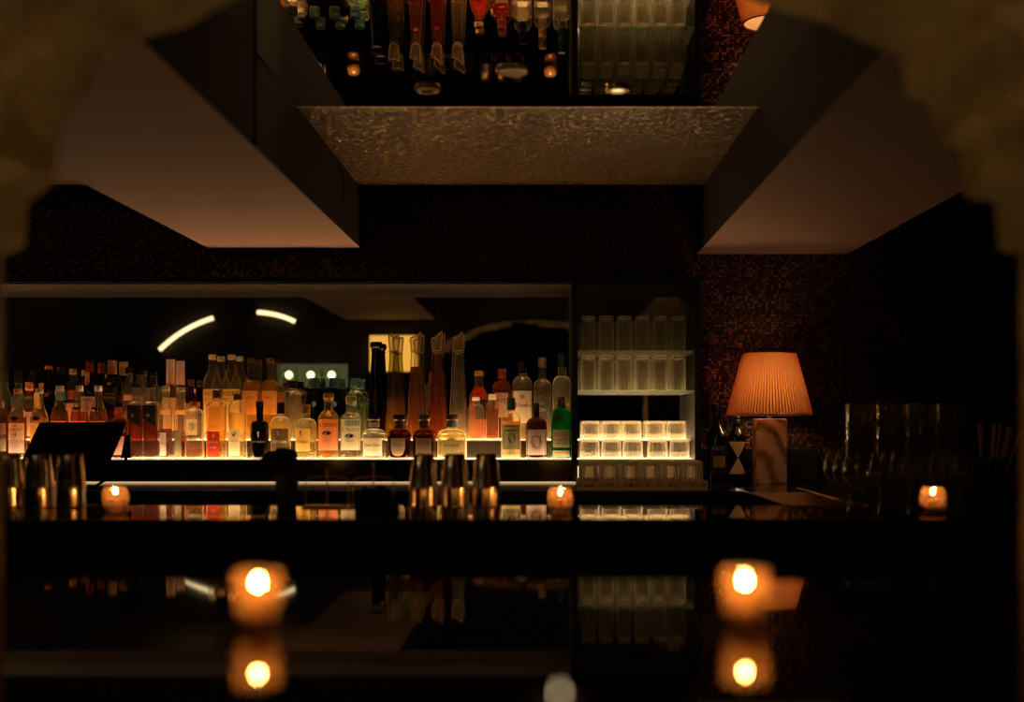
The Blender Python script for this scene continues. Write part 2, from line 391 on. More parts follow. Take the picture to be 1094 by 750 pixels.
# ------------------------------------------------------------------ lit shelf with a raised step
TZ = PZ(470.3, 5.55); TY = 5.55
def lit_shelf(x0, x1, label, name='lit_bottle_shelf'):
    t = thing(name, ((x0+x1)/2, D, ZS-.10), label, 'shelf')
    h = (x1-x0)/2; z0 = 0
    MB().box(-h, h, .0, .012, 0, .0975).build('fascia', M_black, t, smooth=0)
    MB().box(-h, h, .012, NB-D, .06, .0975).build('shelf_board', M_matte, t, smooth=0)
    tag(MB().grid_top(-h, h, .006, NB-D, .0975, .0995, max(6, int(h*2/.06)), 3).build('glowing_top', M_glow, t, smooth=0), 'glowing frosted shelf top')
    tag(MB().box(-h, h, -.004, .004, .0965, .1022).build('front_lip', M_lip, t, smooth=0), 'pale front lip')
    MB().box(-h, h, TY-D-.003, TY-D+.003, TZ-(ZS-.10)-.0035, TZ-(ZS-.10)+.0015).build('step_lip', M_lip, t, smooth=0)
    st = MB().box(-h, h, TY-D, NB-D, .10, TZ-(ZS-.10)-.0025).build('step', M_step, t, smooth=0)
    tag(MB().grid_top(-h, h, TY-D+.003, NB-D, TZ-(ZS-.10)-.0025, TZ-(ZS-.10)-.0003, max(6, int(h*2/.06)), 2).build('step_top', M_glow, t, smooth=0), 'glowing frosted top of the raised step')
    return t
lit_shelf(NL+.001, NM0-.001, 'long underlit shelf with a raised step carrying the bottle rows')
lit_shelf(NM1+.001, NR-.001, 'short underlit shelf with a raised step under the small ribbed glasses', 'lit_glass_shelf')
# glowing strip where fascia meets the counter, for light leaking under it
slab_thing('light_strip', emit('foot_light', (1., .60, .28), .6), (NL, PX(616, D), D-.02, D+.0, PZ(516, D), PZ(514.4, D)), 'thin dim light strip running along the foot of the bottle shelf', 'light strip')
slab_thing('light_strip', emit('added_rack_light', (1., .64, .31), 1.6), (NM1, NR, D-.02, D+.0, PZ(513, D), PZ(498, D)), 'short added light strip behind the tumbler rack below the glass shelves', 'light strip')  # hidden strip added to light the rack tumblers from behind

# ------------------------------------------------------------------ back counter, bar, return counter, near table
t = thing('back_counter', (0, 5.1, 0), 'black back counter along the mosaic wall carrying lamp and wine bottles', 'counter')
MB().box(XL+.02, XR-.02, -.32, .497, CZ-.04, CZ).build('counter_top', M_black, t, smooth=0, bevel=.002)
MB().box(XL+.02, XR-.02, -.28, .497, 0, CZ-.04).build('counter_body', M_matte, t, smooth=0)
t = thing('bar_counter', (0, 3.48, 0), 'long glossy black bar counter with candles and shaker tins on it', 'counter')
MB().box(XL+.02, XR-.02, -.265, .26, BZ-.05, BZ).build('counter_top', M_table, t, smooth=0, bevel=.003)
MB().box(XL+.02, XR-.02, -.255, .20, 0, BZ-.05).build('counter_body', M_matte, t, smooth=0)
M_wood = plain('red_brown_wood', (.20, .085, .035), .3, noise=.3, scale=14)
t = thing('return_counter', (1.9, 4.25, 0), 'dark return counter joining bar and back counter beside the lamp', 'counter')
x0 = PX(801, 4.45)-1.9
MB().box(x0, XR-.02-1.9, -.508, .528, BZ-.055, BZ-.002).build('counter_top', M_black, t, smooth=0, bevel=.002)
MB().box(x0+.02, XR-.02-1.9, -.505, .52, 0, BZ-.055).build('counter_body', M_matte, t, smooth=0)
tag(MB().box(x0+.012, x0+.21, -.50, .20, BZ-.002, BZ-.0005).build('wood_inlay', M_wood, t, smooth=0), 'red-brown wooden inlay')
MB().box(x0+.235, x0+.245, -.50, .50, BZ-.002, BZ+.0005).build('trim_line', M_brass, t, smooth=0)
t = thing('front_table', (0, 1.43, 0), 'glossy black table in the foreground under the stone arch', 'table')
MB().box(-.84, .78, -.80, .55, BZ-.04, BZ).build('table_top', M_table, t, smooth=0, bevel=.004)
MB().box(-.84+.06, .78-.06, -.30, .35, .03, BZ-.04).build('pedestal', M_matte, t, smooth=0, bevel=.01)
MB().box(-.70, .64, -.40, .45, 0, .03).build('foot_plate', M_matte, t, smooth=0)

# ------------------------------------------------------------------ bottles
G_clear = glass('clear_glass', (.93, .91, .86), .06, (.95, .82, .55))
G_bright = glass('bright_glass', (.93, .89, .78), .13, (1., .86, .55))
G_green = glass('pale_green_glass', (.74, .84, .66), .06, (.7, .8, .5))
G_emer = glass('emerald_glass', (.08, .52, .26), .16, (.04, .50, .22))
G_amber = glass('amber_glass', (.48, .23, .09), .05, (.45, .18, .05))
G_dark = glass('black_green_glass', (.05, .045, .03), .05, (.05, .04, .03))
G_squat = glass('brown_amber_glass', (.34, .15, .05), .06, (.30, .12, .03))
Q_brown = liquid('brown_spirit', (.45, .22, .08), .02)
G_brown = glass('brown_glass', (.22, .10, .04), .07, (.25, .10, .03))
G_frost = glass('frosted_glass', (.72, .70, .64), .30, (.95, .86, .66))
G_olive = glass('olive_glass', (.62, .60, .28), .06, (.6, .5, .16))
G_pink = glass('rose_glass', (.90, .70, .52), .05, (.9, .55, .32))
Q_clear = liquid('clear_spirit', (.96, .93, .84), .03, (1., .84, .52))
Q_bright = liquid('pale_spirit', (.95, .86, .58), .09, (1., .80, .38))
Q_gold = liquid('golden_spirit', (.95, .68, .25), .09, (1., .60, .16))
Q_amber = liquid('amber_spirit', (.80, .44, .16), .05, (.70, .32, .08))
Q_red = liquid('dark_red_spirit', (.50, .14, .07), .05, (.45, .09, .05))
Q_orange = liquid('orange_spirit', (.96, .42, .08), .15, (1., .32, .05))
P_cream = paper('cream_paper', (.86, .76, .55)); P_pink = paper('salmon_paper', (.88, .46, .32)); P_rose = paper('rose_paper', (.80, .44, .33))
P_orange = paper('orange_paper', (.92, .52, .17)); P_yel = paper('yellow_paper', (.98, .70, .26)); P_black = paper('black_paper', (.03, .026, .022), .15)
P_brown = paper('brown_paper', (.16, .10, .055), .3); P_red = paper('red_paper', (.50, .07, .05)); P_green = paper('dark_green_paper', (.12, .16, .08), .35)
P_grey = paper('grey_paper', (.20, .17, .14), .3); P_tan = paper('tan_paper', (.60, .44, .30)); P_blue = paper('pale_blue_paper', (.32, .58, .62)); P_mauve = paper('mauve_paper', (.52, .38, .33), .35)
P_sage = paper('sage_paper', (.40, .38, .22)); P_white = paper('white_paper', (.93, .86, .68)); P_kraft = paper('kraft_paper', (.80, .56, .32), .1)
P_gold = paper('dull_gold_ink', (.34, .22, .08), .2)
K_black = plain('black_cap', (.012, .011, .010), .35); K_cork = plain('cork', (.50, .30, .14), .8, noise=.2, scale=120); K_white = plain('pale_cap', (.80, .66, .50), .5)
K_red = plain('red_wax_cap', (.34, .055, .03), .45); K_orange = plain('orange_cap', (.70, .22, .08), .5); K_teal = plain('teal_cap', (.04, .12, .15), .5)
K_blue = plain('blue_seal', (.08, .24, .32), .5); K_gold = plain('gold_foil', (.62, .36, .15), .4, metal=.5); K_brown = plain('brown_cap', (.12, .06, .03), .5)
K_pink = plain('pale_pink_foil', (.78, .50, .38), .45); K_green = plain('dark_green_cap', (.02, .06, .03), .4); K_clear = glass('stopper_glass', (.86, .82, .74), .25, (.9, .72, .45), bump=.0)
K_navy = plain('navy_cap', (.03, .05, .07), .4)
I_dark = paper('dark_ink', (.05, .035, .02), .1); I_red = paper('red_ink', (.62, .12, .05), .3); I_white = paper('pale_ink', (.88, .78, .58), .3); I_grey = paper('brown_ink', (.26, .17, .10), .2)

def ysurf(x, R, n, dep):
    u = min(1., abs(x)/R); return -(max(0., 1-u**n))**(1/n)*R*dep
def patch(outline, R, n, dep, off):
    """a flat outline (x, z) wrapped onto the front of a bottle"""
    mb = MB()
    if len(outline) <= 4:                                   # wide simple shapes: sliced into columns so they follow the curve
        x0, x1 = min(p[0] for p in outline), max(p[0] for p in outline); K = 14
        x0 = max(x0, -R*.985); x1 = min(x1, R*.985)
        for i in range(K+1):
            x = x0+(x1-x0)*i/K; zs = []
            xq = min(max(x, x0+1e-6), x1-1e-6)
            for a, b in zip(outline, outline[1:]+outline[:1]):
                if (a[0]-xq)*(b[0]-xq) <= 0 and abs(a[0]-b[0]) > 1e-9: zs.append(a[1]+(b[1]-a[1])*(xq-a[0])/(b[0]-a[0]))
            zs = zs or [0, 0]
            mb.v += [(x, ysurf(x, R, n, dep)-off, min(zs)), (x, ysurf(x, R, n, dep)-off, max(zs)+1e-5)]
        mb.f = [(2*i, 2*i+2, 2*i+3, 2*i+1) for i in range(K)]
        return mb
    mb.v = [(x, ysurf(x, R, n, dep)-off, z) for x, z in outline]; mb.f = [tuple(range(len(outline)))]
    return mb
def gridpatch(x0, x1, z0, z1, R, n, dep, off, nx=10, shape=None):
    mb = MB(); th = .0003
    for i in range(nx+1):
        x = x0+(x1-x0)*i/nx
        zt = z1; zb = z0
        if shape == 'arch': zt = z0+(z1-z0)*(.55+.45*math.sqrt(max(0, 1-(2*i/nx-1)**2)))
        if shape == 'diag': zb = z0+(z1-z0)*.62*(1-i/nx)*0+ (z1-z0)*.45*(i/nx<0) ; zb = z0+(z1-z0)*.40*(1-i/nx)
        if shape == 'shield': k = 1-(2*i/nx-1)**4; zb = z1-(z1-z0)*(.6+.4*k)
        y = ysurf(x, R, n, dep)-off
        mb.v += [(x, y, zb), (x, y, zt)]
    for i in range(nx): mb.f.append((2*i, 2*i+2, 2*i+3, 2*i+1))
    return mb
def text_mesh(body, height, maxw=None, shear=0.):
    cu = bpy.data.curves.new('t', 'FONT'); cu.body = body; cu.align_x = 'CENTER'; cu.align_y = 'CENTER'; cu.resolution_u = 2; cu.shear = shear
    o = bpy.data.objects.new('t', cu); col.objects.link(o)
    dg = bpy.context.evaluated_depsgraph_get(); me = o.evaluated_get(dg).to_mesh()
    vs = [tuple(v.co) for v in me.vertices]; fs = [tuple(p.vertices) for p in me.polygons]
    bpy.data.objects.remove(o); bpy.data.curves.remove(cu)
    if not vs: return [], []
    xs = [v[0] for v in vs]; ys = [v[1] for v in vs]; mx = (min(xs)+max(xs))/2; my = (min(ys)+max(ys))/2
    s = height/max(1e-6, max(ys)-min(ys)); sx = s
    if maxw and (max(xs)-min(xs))*s > maxw: sx = maxw/(max(xs)-min(xs))
    return [((x-mx)*sx, (y-my)*s) for x, y, z in vs], fs
MARKS = {
 'oval': [(math.cos(a)*.5, math.sin(a)*.5) for a in [2*PI*i/20 for i in range(20)]],
 'bow': [(-.5,.16),(-.42,.0),(-.5,-.14),(-.22,-.10),(-.14,-.28),(0,-.34),(.14,-.28),(.22,-.10),(.5,-.14),(.42,0),(.5,.16),(.22,.12),(.12,.3),(0,.36),(-.12,.3),(-.22,.12)],
 'agave': [(-.5,.0),(-.32,.16),(-.36,.32),(-.18,.28),(-.12,.46),(0,.34),(.12,.46),(.18,.28),(.36,.32),(.32,.16),(.5,0),(.34,-.18),(.12,-.32),(-.12,-.32),(-.34,-.18)],
 'bird': [(-.2,.5),(-.05,.28),(.05,.28),(.25,.5),(.22,.18),(.05,.02),(.22,-.1),(.18,-.36),(-.05,-.5),(-.02,-.2),(-.2,.0),(-.24,.25)],
 'shield': [(-.4,.5),(.4,.5),(.42,.1),(.25,-.3),(0,-.5),(-.25,-.3),(-.42,.1)],
 'crest': [(-.5,0),(-.35,.25),(-.38,.42),(-.12,.34),(0,.5),(.12,.34),(.38,.42),(.35,.25),(.5,0),(.35,-.25),(.3,-.4),(.1,-.36),(0,-.5),(-.1,-.36),(-.3,-.4),(-.35,-.25)],
 'box': [(-.5,-.5),(.5,-.5),(.5,.5),(-.5,.5)],
 'tri_down': [(-.5,.5),(.5,.5),(0,-.5)], 'tri_up': [(-.5,-.5),(.5,-.5),(0,.5)],
}
ROW = {'k': (5.644, TZ), 'f': (5.487, ZS), 'b': (5.615, TZ), 'm': (5.615, TZ), 'c': (5.42, CZ)}
def bottle(label, x, row, top, w, nw, st, sb, style='round', n=2, dep=1., glass_=None, liq=None, cap=None, labels=(), texts=(), marks=(), name='liquor_bottle', group='bottles on the lit shelf', stopper=None, lip=True, belly=None, cat='bottle', loose=False):
    d, zb = ROW[row]; s = d/F
    R = w*s/2*.97; rn = nw*s/2; X = PX(x, d)
    if dep*R > .052: dep = .052/R
    def Zp(py): return PZ(py, d)-zb
    H = Zp(top); t = thing(name, (X, d, zb+.0005), label, cat, group)
    zst, zsb = Zp(st), Zp(sb)
    ch = 0; 
    if cap: ch = cap[1]*s
    zn = H-ch
    pr = [(0, 0, n), (R*.90, 0, n), (R*.985, .003, n), (R, .009, n)]
    if belly: pr += [(R*k, zsb*f, n) for f, k in belly]
    pr.append((R, zsb, n))
    K = 7
    for i in range(1, K+1):
        u = i/K
        if style == 'round': r = rn+(R-rn)*math.sqrt(max(0, 1-u*u)) if u < 1 else rn; z = zsb+(zst-zsb)*u
        elif style == 'slope': e = u*u*(3-2*u); r = R+(rn-R)*e; z = zsb+(zst-zsb)*u
        else: r = R+(rn-R)*u; z = zsb+(zst-zsb)*u
        nn = n+(2-n)*min(1, u*1.2) if n > 2 else 2
        pr.append((r, z, nn))
    pr.append((rn, zn-.004, 2))
    if lip: pr += [(rn*1.15, zn-.0035, 2), (rn*1.15, zn, 2)]
    pr.append((rn*.7, zn, 2))
    MB().lathe(pr, 32, dep if n == 2 and dep == 1 else dep).build('glass_body', glass_ or G_clear, t, smooth=40)
    if liq:
        lv = min(Zp(liq[0]), zn-.006); lp = [(0, .0085, n)]; q = [p for p in pr if p[1] >= .009 and p[1] < lv]
        lp.append((R*.86, .009, n)); lp += [(max(.001, p[0]-.0035), p[1]+.004, p[2]) for p in q if p[1]+.004 < lv]
        # radius at the level
        rl = rn
        for p0, p1 in zip(pr[3:], pr[4:]):
            if p0[1] <= lv <= p1[1] and p1[1] > p0[1]: rl = p0[0]+(p1[0]-p0[0])*(lv-p0[1])/(p1[1]-p0[1]); nn = p1[2]
        lp.append((max(.001, rl-.0035), lv, nn)); lp.append((0, lv, nn))
        MB().lathe(lp, 28, dep).build('liquid', liq[1], t, smooth=40)
    if cap:
        cr = cap[2]*s/2
        cp = [(0, zn-.001), (cr*.96, zn-.001), (cr, zn+.001), (cr, zn+ch*.55), (cr*.93, zn+ch*.6), (cr*.97, zn+ch*.66), (cr*.97, H-.0015), (cr*.9, H), (0, H)]
        co = MB().lathe(cp, 22).build('cap', cap[0], t, smooth=40)
    if stopper: stopper(t, zn, rn, s)
    for L_ in labels:
        y1, y2, xa, xb, mat = L_[:5]; shp = L_[5] if len(L_) > 5 else None
        xa = max((xa-x)*s, -R*.985); xb = min((xb-x)*s, R*.985)
        z1, z0 = Zp(y1), Zp(y2)
        RR, NN = (R, n) if z1 <= zsb+.004 else (max(rn, R*.8), n)
        if z0 > zst-.004: RR, NN = rn*1.02, 2
        xa = max(xa, -RR*.985); xb = min(xb, RR*.985)
        gridpatch(xa, xb, z0, z1, RR, NN, dep if RR != rn*1.02 else 1, .0009, shape=shp).build('label', mat, t, smooth=30)
    for T in texts:
        body, yc, hh, mat = T[:4]; xc = ((T[4]-x) if len(T) > 4 else 0)*s; mw = (T[5] if len(T) > 5 else w*.8)*s; sh = T[6] if len(T) > 6 else 0.
        vs, fs = text_mesh(body, hh*s, mw, sh)
        mb = MB(); zc = Zp(yc); mb.v = [(xx+xc, ysurf(xx+xc, R, n, dep)-.0016, zz+zc) for xx, zz in vs]; mb.f = fs
        if vs: mb.build('lettering', mat, t, smooth=0)
    for (kind, xc, yc, ww, hh, mat) in marks:
        o = [(px*ww*s+(xc-x)*s, pz*hh*s+Zp(yc)) for px, pz in MARKS[kind]]
        patch(o, max(R, 1e-3), n, dep, .0014).build('emblem', mat, t, smooth=0)
    return t
def sculpt_stopper(seed, cut=True):
    def f(t, zn, rn, s):
        rnd = random.Random(seed); mb = MB(); h = 17*s; R = 6.2*s
        a = .0 if not cut else (rnd.random()*.5+.4)*(1 if seed % 2 else -1)
        pr = [(0, zn-.012), (rn*.6, zn-.012), (rn*.62, zn), (rn*.95, zn+.001), (R*.86, zn+h*.25), (R*.9, zn+h*.5), (R*1.0, zn+h*.8), (R*.95, zn+h), (R*.3, zn+h*.86), (0, zn+h*.84)]
        mb.lathe(pr, 24, ribs=6, amp=.09)
        mb.v = [(x, y, z+(x*a if z > zn+h*.7 else 0)) for x, y, z in mb.v]
        tag(mb.build('stopper', K_clear, t, smooth=40), 'sculpted clear glass stopper')
    return f
def knob_stopper(mat, w, h, ring=None):
    def f(t, zn, rn, s):
        r = w*s/2; hh = h*s
        MB().lathe([(0, zn-.001), (r*.75, zn-.001), (r*.8, zn+hh*.2), (r, zn+hh*.35), (r, zn+hh*.8), (r*.82, zn+hh), (0, zn+hh)], 20).build('stopper', mat, t, smooth=40)
        if ring: MB().lathe([(rn*1.02, zn-5*s), (rn*1.2, zn-5*s), (rn*1.2, zn-.001), (rn*1.02, zn-.001)], 20).build('neck_band', ring, t, smooth=40)
    return f

B = bottle
# ---- left end, back row
B('clear greenish bottle with a black cap, leftmost in the back row', 5, 'b', 394, 16, 7, 412, 428, 'slope', glass_=G_green, liq=(433, Q_red), cap=(K_black, 14, 8))
B('greenish bottle with a black cap and small dark label, second in back row from left', 19.5, 'b', 395, 12.5, 6, 411, 426, 'slope', glass_=G_green, liq=(434, Q_red), cap=(K_black, 15, 8), labels=[(417, 426, 14, 26, P_black)])
B('small bottle with a pale pink capped neck in front of two dark-capped bottles', 31, 'b', 408, 11.5, 6, 424, 432, 'round', glass_=G_pink, liq=(438, Q_red), cap=(K_orange, 9, 8), labels=[(440, 466, 26, 36, P_rose)])
B('slim dark bottle with an orange-red cap near the left end', 52, 'b', 391, 13, 7.5, 402, 420, 'slope', glass_=G_dark, cap=(K_orange, 4, 8), marks=[('crest', 52, 422, 5, 6, P_red)])
B('dark slim bottle with a teal neck label behind the black screen', 66, 'b', 393, 12, 7, 404, 412, 'round', glass_=G_dark, cap=(K_black, 8, 7.5), labels=[(416, 428, 60.5, 71.5, K_teal)])
B('clear bottle with an orange cork and a red label behind the black screen', 78, 'b', 394, 12.5, 7, 404, 418, 'slope', glass_=G_clear, liq=(428, Q_amber), cap=(K_cork, 6, 8), labels=[(417, 427, 73, 83, P_red), (431, 462, 72, 84, P_rose)])
B('whiskey bottle with dark red capsule and tall salmon label above the screen', 96, 'b', 386, 19.5, 7.5, 408, 422, 'round', glass_=G_dark, cap=(K_red, 12, 8), labels=[(424, 462, 86.6, 105.4, P_pink), (398, 409, 93.5, 98.5, P_orange)], texts=[('JAMES', 428, 4, I_dark, 96, 15)], marks=[('crest', 96, 437, 5, 6, I_red), ('oval', 96, 410, 5, 4, I_red)])
B('dark square whisky bottle with gold cap and slanted black label', 120, 'b', 385, 19, 9, 403, 409, 'round', n=4, glass_=G_brown, liq=(420, Q_amber), cap=(K_gold, 15, 10), labels=[(414, 436, 111, 129, P_black, 'diag')], texts=[('Johnnie', 421, 3, P_gold, 120, 14, .3), ('Walker', 425, 3, P_gold, 120, 13, .3)], marks=[('crest', 120, 410.5, 5, 4, P_gold)])
B('clear flared bottle with black cap and small salmon label, left of a similar one', 138, 'b', 393, 14, 7, 402, 424, 'slope', glass_=G_clear, liq=(440, Q_gold), cap=(K_black, 6, 8), labels=[(422, 428, 132, 144, P_pink)])
B('clear flared bottle with black cap behind the twin red square bottles', 153, 'b', 396, 13.5, 7, 404, 424, 'slope', glass_=G_clear, liq=(436, Q_amber), cap=(K_black, 5, 8))
B('bottle with a long pale pink foil neck behind the slim golden bottles', 182.5, 'b', 384, 17, 8, 410, 418, 'round', glass_=G_pink, liq=(424, Q_red), cap=(K_pink, 26, 9.5), labels=[(425, 460, 174.5, 190.5, P_yel)])
B('dark bottle with an orange label behind the square cream-labelled bottle', 204, 'b', 405, 15, 6.5, 418, 428, 'slope', glass_=G_brown, liq=(426, Q_amber), cap=(K_brown, 8, 7), labels=[(431, 462, 197, 211, P_orange)])
# ---- left end, front row
B('bottle with cream label and dark red band at the left frame edge', 0, 'f', 428, 18, 7, 440, 450, 'round', glass_=G_amber, liq=(452, Q_amber), cap=(K_white, 8, 8), labels=[(452, 482, -8, 8, P_cream), (464, 469, -8, 8, P_red)])
def oval_bottle(x, lab, kind=0):
    B(lab, x, 'f', 415, 19, 7.5, 428, 448, 'slope', glass_=G_clear, liq=(446, Q_gold if kind else Q_amber), cap=(K_white if kind else K_orange, 5, 8.5), labels=[(452, 484, x-8.5, x+8.5, P_cream if not kind else P_yel), (420, 436, x-3, x+3, P_orange)] if kind else [(452, 470, x-8.5, x+8.5, P_cream), (470, 484, x-8.5, x+8.5, P_mauve)],
      texts=[] if kind else [('THE', 455, 2, I_grey, x, 6), ('GLENLIVET', 459, 3, I_dark, x, 15), ('14', 464, 4, I_dark, x, 6)], marks=[('oval', x, 447, 8, 5, K_black)])
oval_bottle(19, 'scotch bottle with cream label and black oval seal, left of the screen')
oval_bottle(42, 'golden bottle with black oval seal just behind the screen corner', 1)
for x, lab in ((64, 'bottle with black bow emblem and salmon label, left of three above the screen'), (85, 'bottle with black bow emblem, middle of three above the screen'), (105, 'bottle with black bow emblem, right of three above the screen')):
    B(lab, x, 'f', 412, 19.5, 7, 422, 448, 'slope', glass_=G_clear, liq=(440, Q_amber), cap=(K_white, 6, 8), labels=[(450, 484, x-8.5, x+8.5, P_pink)], marks=[('bow', x, 436.5, 11, 5, K_black)])
B('small bottle with black cap and pink crest label right of the screen', 127, 'f', 429, 19, 9, 446, 454, 'round', glass_=G_amber, liq=(456, Q_amber), cap=(K_black, 5, 10), labels=[(435, 446, 123, 131.5, P_rose), (454, 462, 119, 135, P_rose), (466, 486, 119, 135, P_rose)], marks=[('crest', 127, 441, 5, 5, I_red)])
for x, lab in ((145, 'square red whisky bottle with slanted black label, left of the pair'), (161.5, 'square red whisky bottle with slanted black label, right of the pair')):
    B(lab, x, 'f', 410, 15.5, 9, 429, 432, 'round', n=6, glass_=G_clear, liq=(437, Q_red), cap=(K_black, 4.5, 11), labels=[(433, 456, x-7, x+7, P_black, 'diag')], marks=[('crest', x-1, 444, 4, 4, P_gold)])
B('slim golden long-necked bottle with narrow white label over red liquid', 177, 'f', 413, 14.5, 8, 424, 446, 'slope', glass_=G_bright, liq=(458, Q_red), cap=(K_white, 4, 9), labels=[(462, 487, 172.5, 179.5, P_white), (438, 443, 171, 183, P_orange)], texts=[('ORO', 474, 3, I_grey, 176, 6)])
B('slim long-necked bottle with narrow sage green label', 193, 'f', 414, 14.5, 8, 425, 446, 'slope', glass_=G_bright, liq=(466, Q_red), cap=(K_white, 4, 9), labels=[(462, 487, 188.5, 195.5, P_sage), (438, 443, 187, 199, P_orange)])
B('squat square clear bottle with cream label bearing one large character', 208, 'f', 429, 18, 10, 437, 443, 'round', n=6, glass_=G_bright, liq=(479, Q_amber), cap=(K_orange, 5, 11), labels=[(448, 465, 201, 213, P_cream)], texts=[('季', 456, 9, I_dark, 208, 9)])
# ---- middle left
for x, lab, ink in ((227, 'tall cream-labelled mezcal bottle with red lettering, left of the pair', I_red), (247.5, 'tall cream-labelled mezcal bottle with dark lettering, right of the pair', I_dark)):
    B(lab, x, 'b', 379, 20, 7.5, 388, 412, 'slope', glass_=G_clear, liq=(417, Q_bright), cap=(K_white, 5, 8.5), labels=[(416, 462, x-9.4, x+9.4, P_yel)], texts=[('MADRE', 421, 5, ink, x, 17), ('MEZCAL', 427, 3.6, ink, x, 17)])
B('bottle with large yellow label and lower red label beside the square bottle', 231.5, 'f', 417, 20.5, 8, 428, 434, 'round', n=3.5, glass_=G_bright, liq=(436, Q_gold), cap=(K_brown, 8, 8.5), labels=[(434, 460, 222, 241, P_yel), (461, 488, 224, 237, P_red)], texts=[('TEQUILA', 456, 2.2, I_red, 231, 15), ('CODIGO', 472, 2.6, P_cream, 230.5, 10), ('1530', 478, 2.4, P_cream, 230.5, 7)], marks=[('shield', 230.5, 466, 4, 5, P_pink)])
B('clear flared bottle with cream label beside the red-labelled bottle', 254, 'f', 421, 20.5, 8.5, 427, 440, 'round', glass_=G_bright, liq=(441, Q_bright), cap=(K_brown, 6, 9), labels=[(459, 487, 245, 258.5, P_white)], texts=[('TEQUILA', 471, 2.2, I_grey, 252, 11)], marks=[('shield', 252, 464, 5, 5, I_grey)], belly=[(.5, .90), (.85, .98)])
for x, lab in ((268, 'orange-labelled bottle with thin dark cap right of the mezcal pair'), (288.5, 'orange-labelled bottle with thin dark cap behind the black bottle')):
    B(lab, x, 'b', 382.5, 17.5, 7, 406, 416, 'round', glass_=G_clear, liq=(411, Q_gold), cap=(K_brown, 4.5, 8), labels=[(418, 443, x-8, x+8, P_orange)], texts=[('GOLD', 425, 2.4, I_grey, x, 9)])
B('black bottle with small pale emblem in the front row', 277.5, 'f', 429, 20, 7.2, 449, 456, 'round', glass_=G_dark, cap=(K_black, 6, 8.2), marks=[('bird', 278, 464, 4, 7, I_white)], texts=[('TEPOBAN', 472, 2.2, I_grey, 277.5, 15)])
B('clear bottle with black neck and dark brown label right of black bottle', 300, 'f', 430, 22, 7.5, 445, 454, 'round', glass_=G_bright, liq=(452, Q_bright), cap=(K_black, 12, 8.5), labels=[(458, 480, 291, 309, P_brown)], texts=[('TEPOBAN', 472, 3, I_white, 300, 15)], marks=[('bird', 299, 463, 4, 7, I_white)])
B('glowing clear bottle with cork and pale yellow label', 327, 'f', 432, 23, 8, 447, 456, 'round', glass_=G_bright, liq=(453, Q_bright), cap=(K_cork, 10, 9), labels=[(458, 482, 316, 333, P_yel)], texts=[('TEPOBAN', 472, 3, I_dark, 324.5, 15)], marks=[('bird', 323, 463, 4, 7, I_dark)])
tb = B('clear bottle with black pourer cap and side lever in back row', 312, 'b', 407, 20, 10, 417, 423, 'round', glass_=G_clear, liq=(424.5, Q_clear), cap=(K_black, 8, 12))
MB().hexa([(-.045,-.006,PZ(412,5.615)-TZ),(-.02,-.006,PZ(413.5,5.615)-TZ),(-.02,.006,PZ(413.5,5.615)-TZ),(-.045,.006,PZ(412,5.615)-TZ),(-.045,-.006,PZ(411,5.615)-TZ),(-.02,-.006,PZ(409,5.615)-TZ),(-.02,.006,PZ(409,5.615)-TZ),(-.045,.006,PZ(411,5.615)-TZ)]).build('pour_lever', K_black, tb, smooth=0)
for x, lab, gl, lq in ((336, 'dark bottle with teal band cap, left of two dark ones in back row', G_dark, None), (357.5, 'dark bottle with teal band cap, right of two dark ones in back row', G_dark, None), (379.5, 'clear bottle with pale teal cap beside two dark teal-capped bottles', G_green, Q_clear)):
    B(lab, x, 'b', 404, 20.5, 9.5, 417, 428, 'round', glass_=gl, liq=(436, lq) if lq else None, cap=(K_teal if gl is G_dark else K_blue, 11, 11.5), marks=[('oval', x+1, 432, 5, 6, P_blue)])
for x, lab, pm, top in ((351, 'tequila bottle with salmon label and agave drawing', P_pink, 420), (375, 'tequila bottle with cream label, blue band and agave drawing', P_white, 423)):
    B(lab, x, 'f', top+9, 23, 9, top+16, 447, 'slope', glass_=G_clear, liq=(446, Q_gold if pm is P_pink else Q_clear), stopper=knob_stopper(K_cork if pm is P_pink else K_clear, 11.5, 9), labels=[(448, 481, x-10.5, x+10.5, pm)]+([(449, 455, x-5, x+11, P_blue)] if pm is P_white else []),
      texts=[('EL TESORO', 454 if pm is P_pink else 459, 3.6, I_dark if pm is P_pink else I_grey, x, 18), ('TEQUILA', 471, 2, I_red if pm is P_pink else I_grey, x, 9)], marks=[('agave', x, 463 if pm is P_pink else 466, 11, 6.5, I_dark)])
def squat(x, w, gl, lq, cm, ring, lm, ink, lab, shape='arch', lw=16):
    B(lab, x, 'f', 451, w, 9.5, 458, 466, 'round', n=3, glass_=gl, liq=(463, lq), stopper=knob_stopper(cm, 13, 8, ring), labels=[(468, 487, x-lw/2, x+lw/2, lm, shape)], texts=[('Don Julio', 476, 4.2, ink, x, lw*.85, .25)])
squat(399.5, 25.5, G_clear, Q_clear, K_black, K_white, P_white, I_dark, 'squat clear bottle with black stopper and white script label', None, 20)
squat(426.5, 25.5, G_squat, Q_brown, K_black, K_brown, P_tan, I_grey, 'squat amber bottle with rounded tan label beside the clear one', 'shield', 15)
squat(453.5, 25, G_squat, Q_brown, K_brown, K_brown, P_brown, I_grey, 'squat amber bottle with dark label behind the left shaker tin', None, 17)
squat(483, 31.5, G_frost, Q_bright, K_brown, K_blue, P_sage, I_dark, 'squat glowing white bottle with blue neck band and arched label', 'arch', 19)
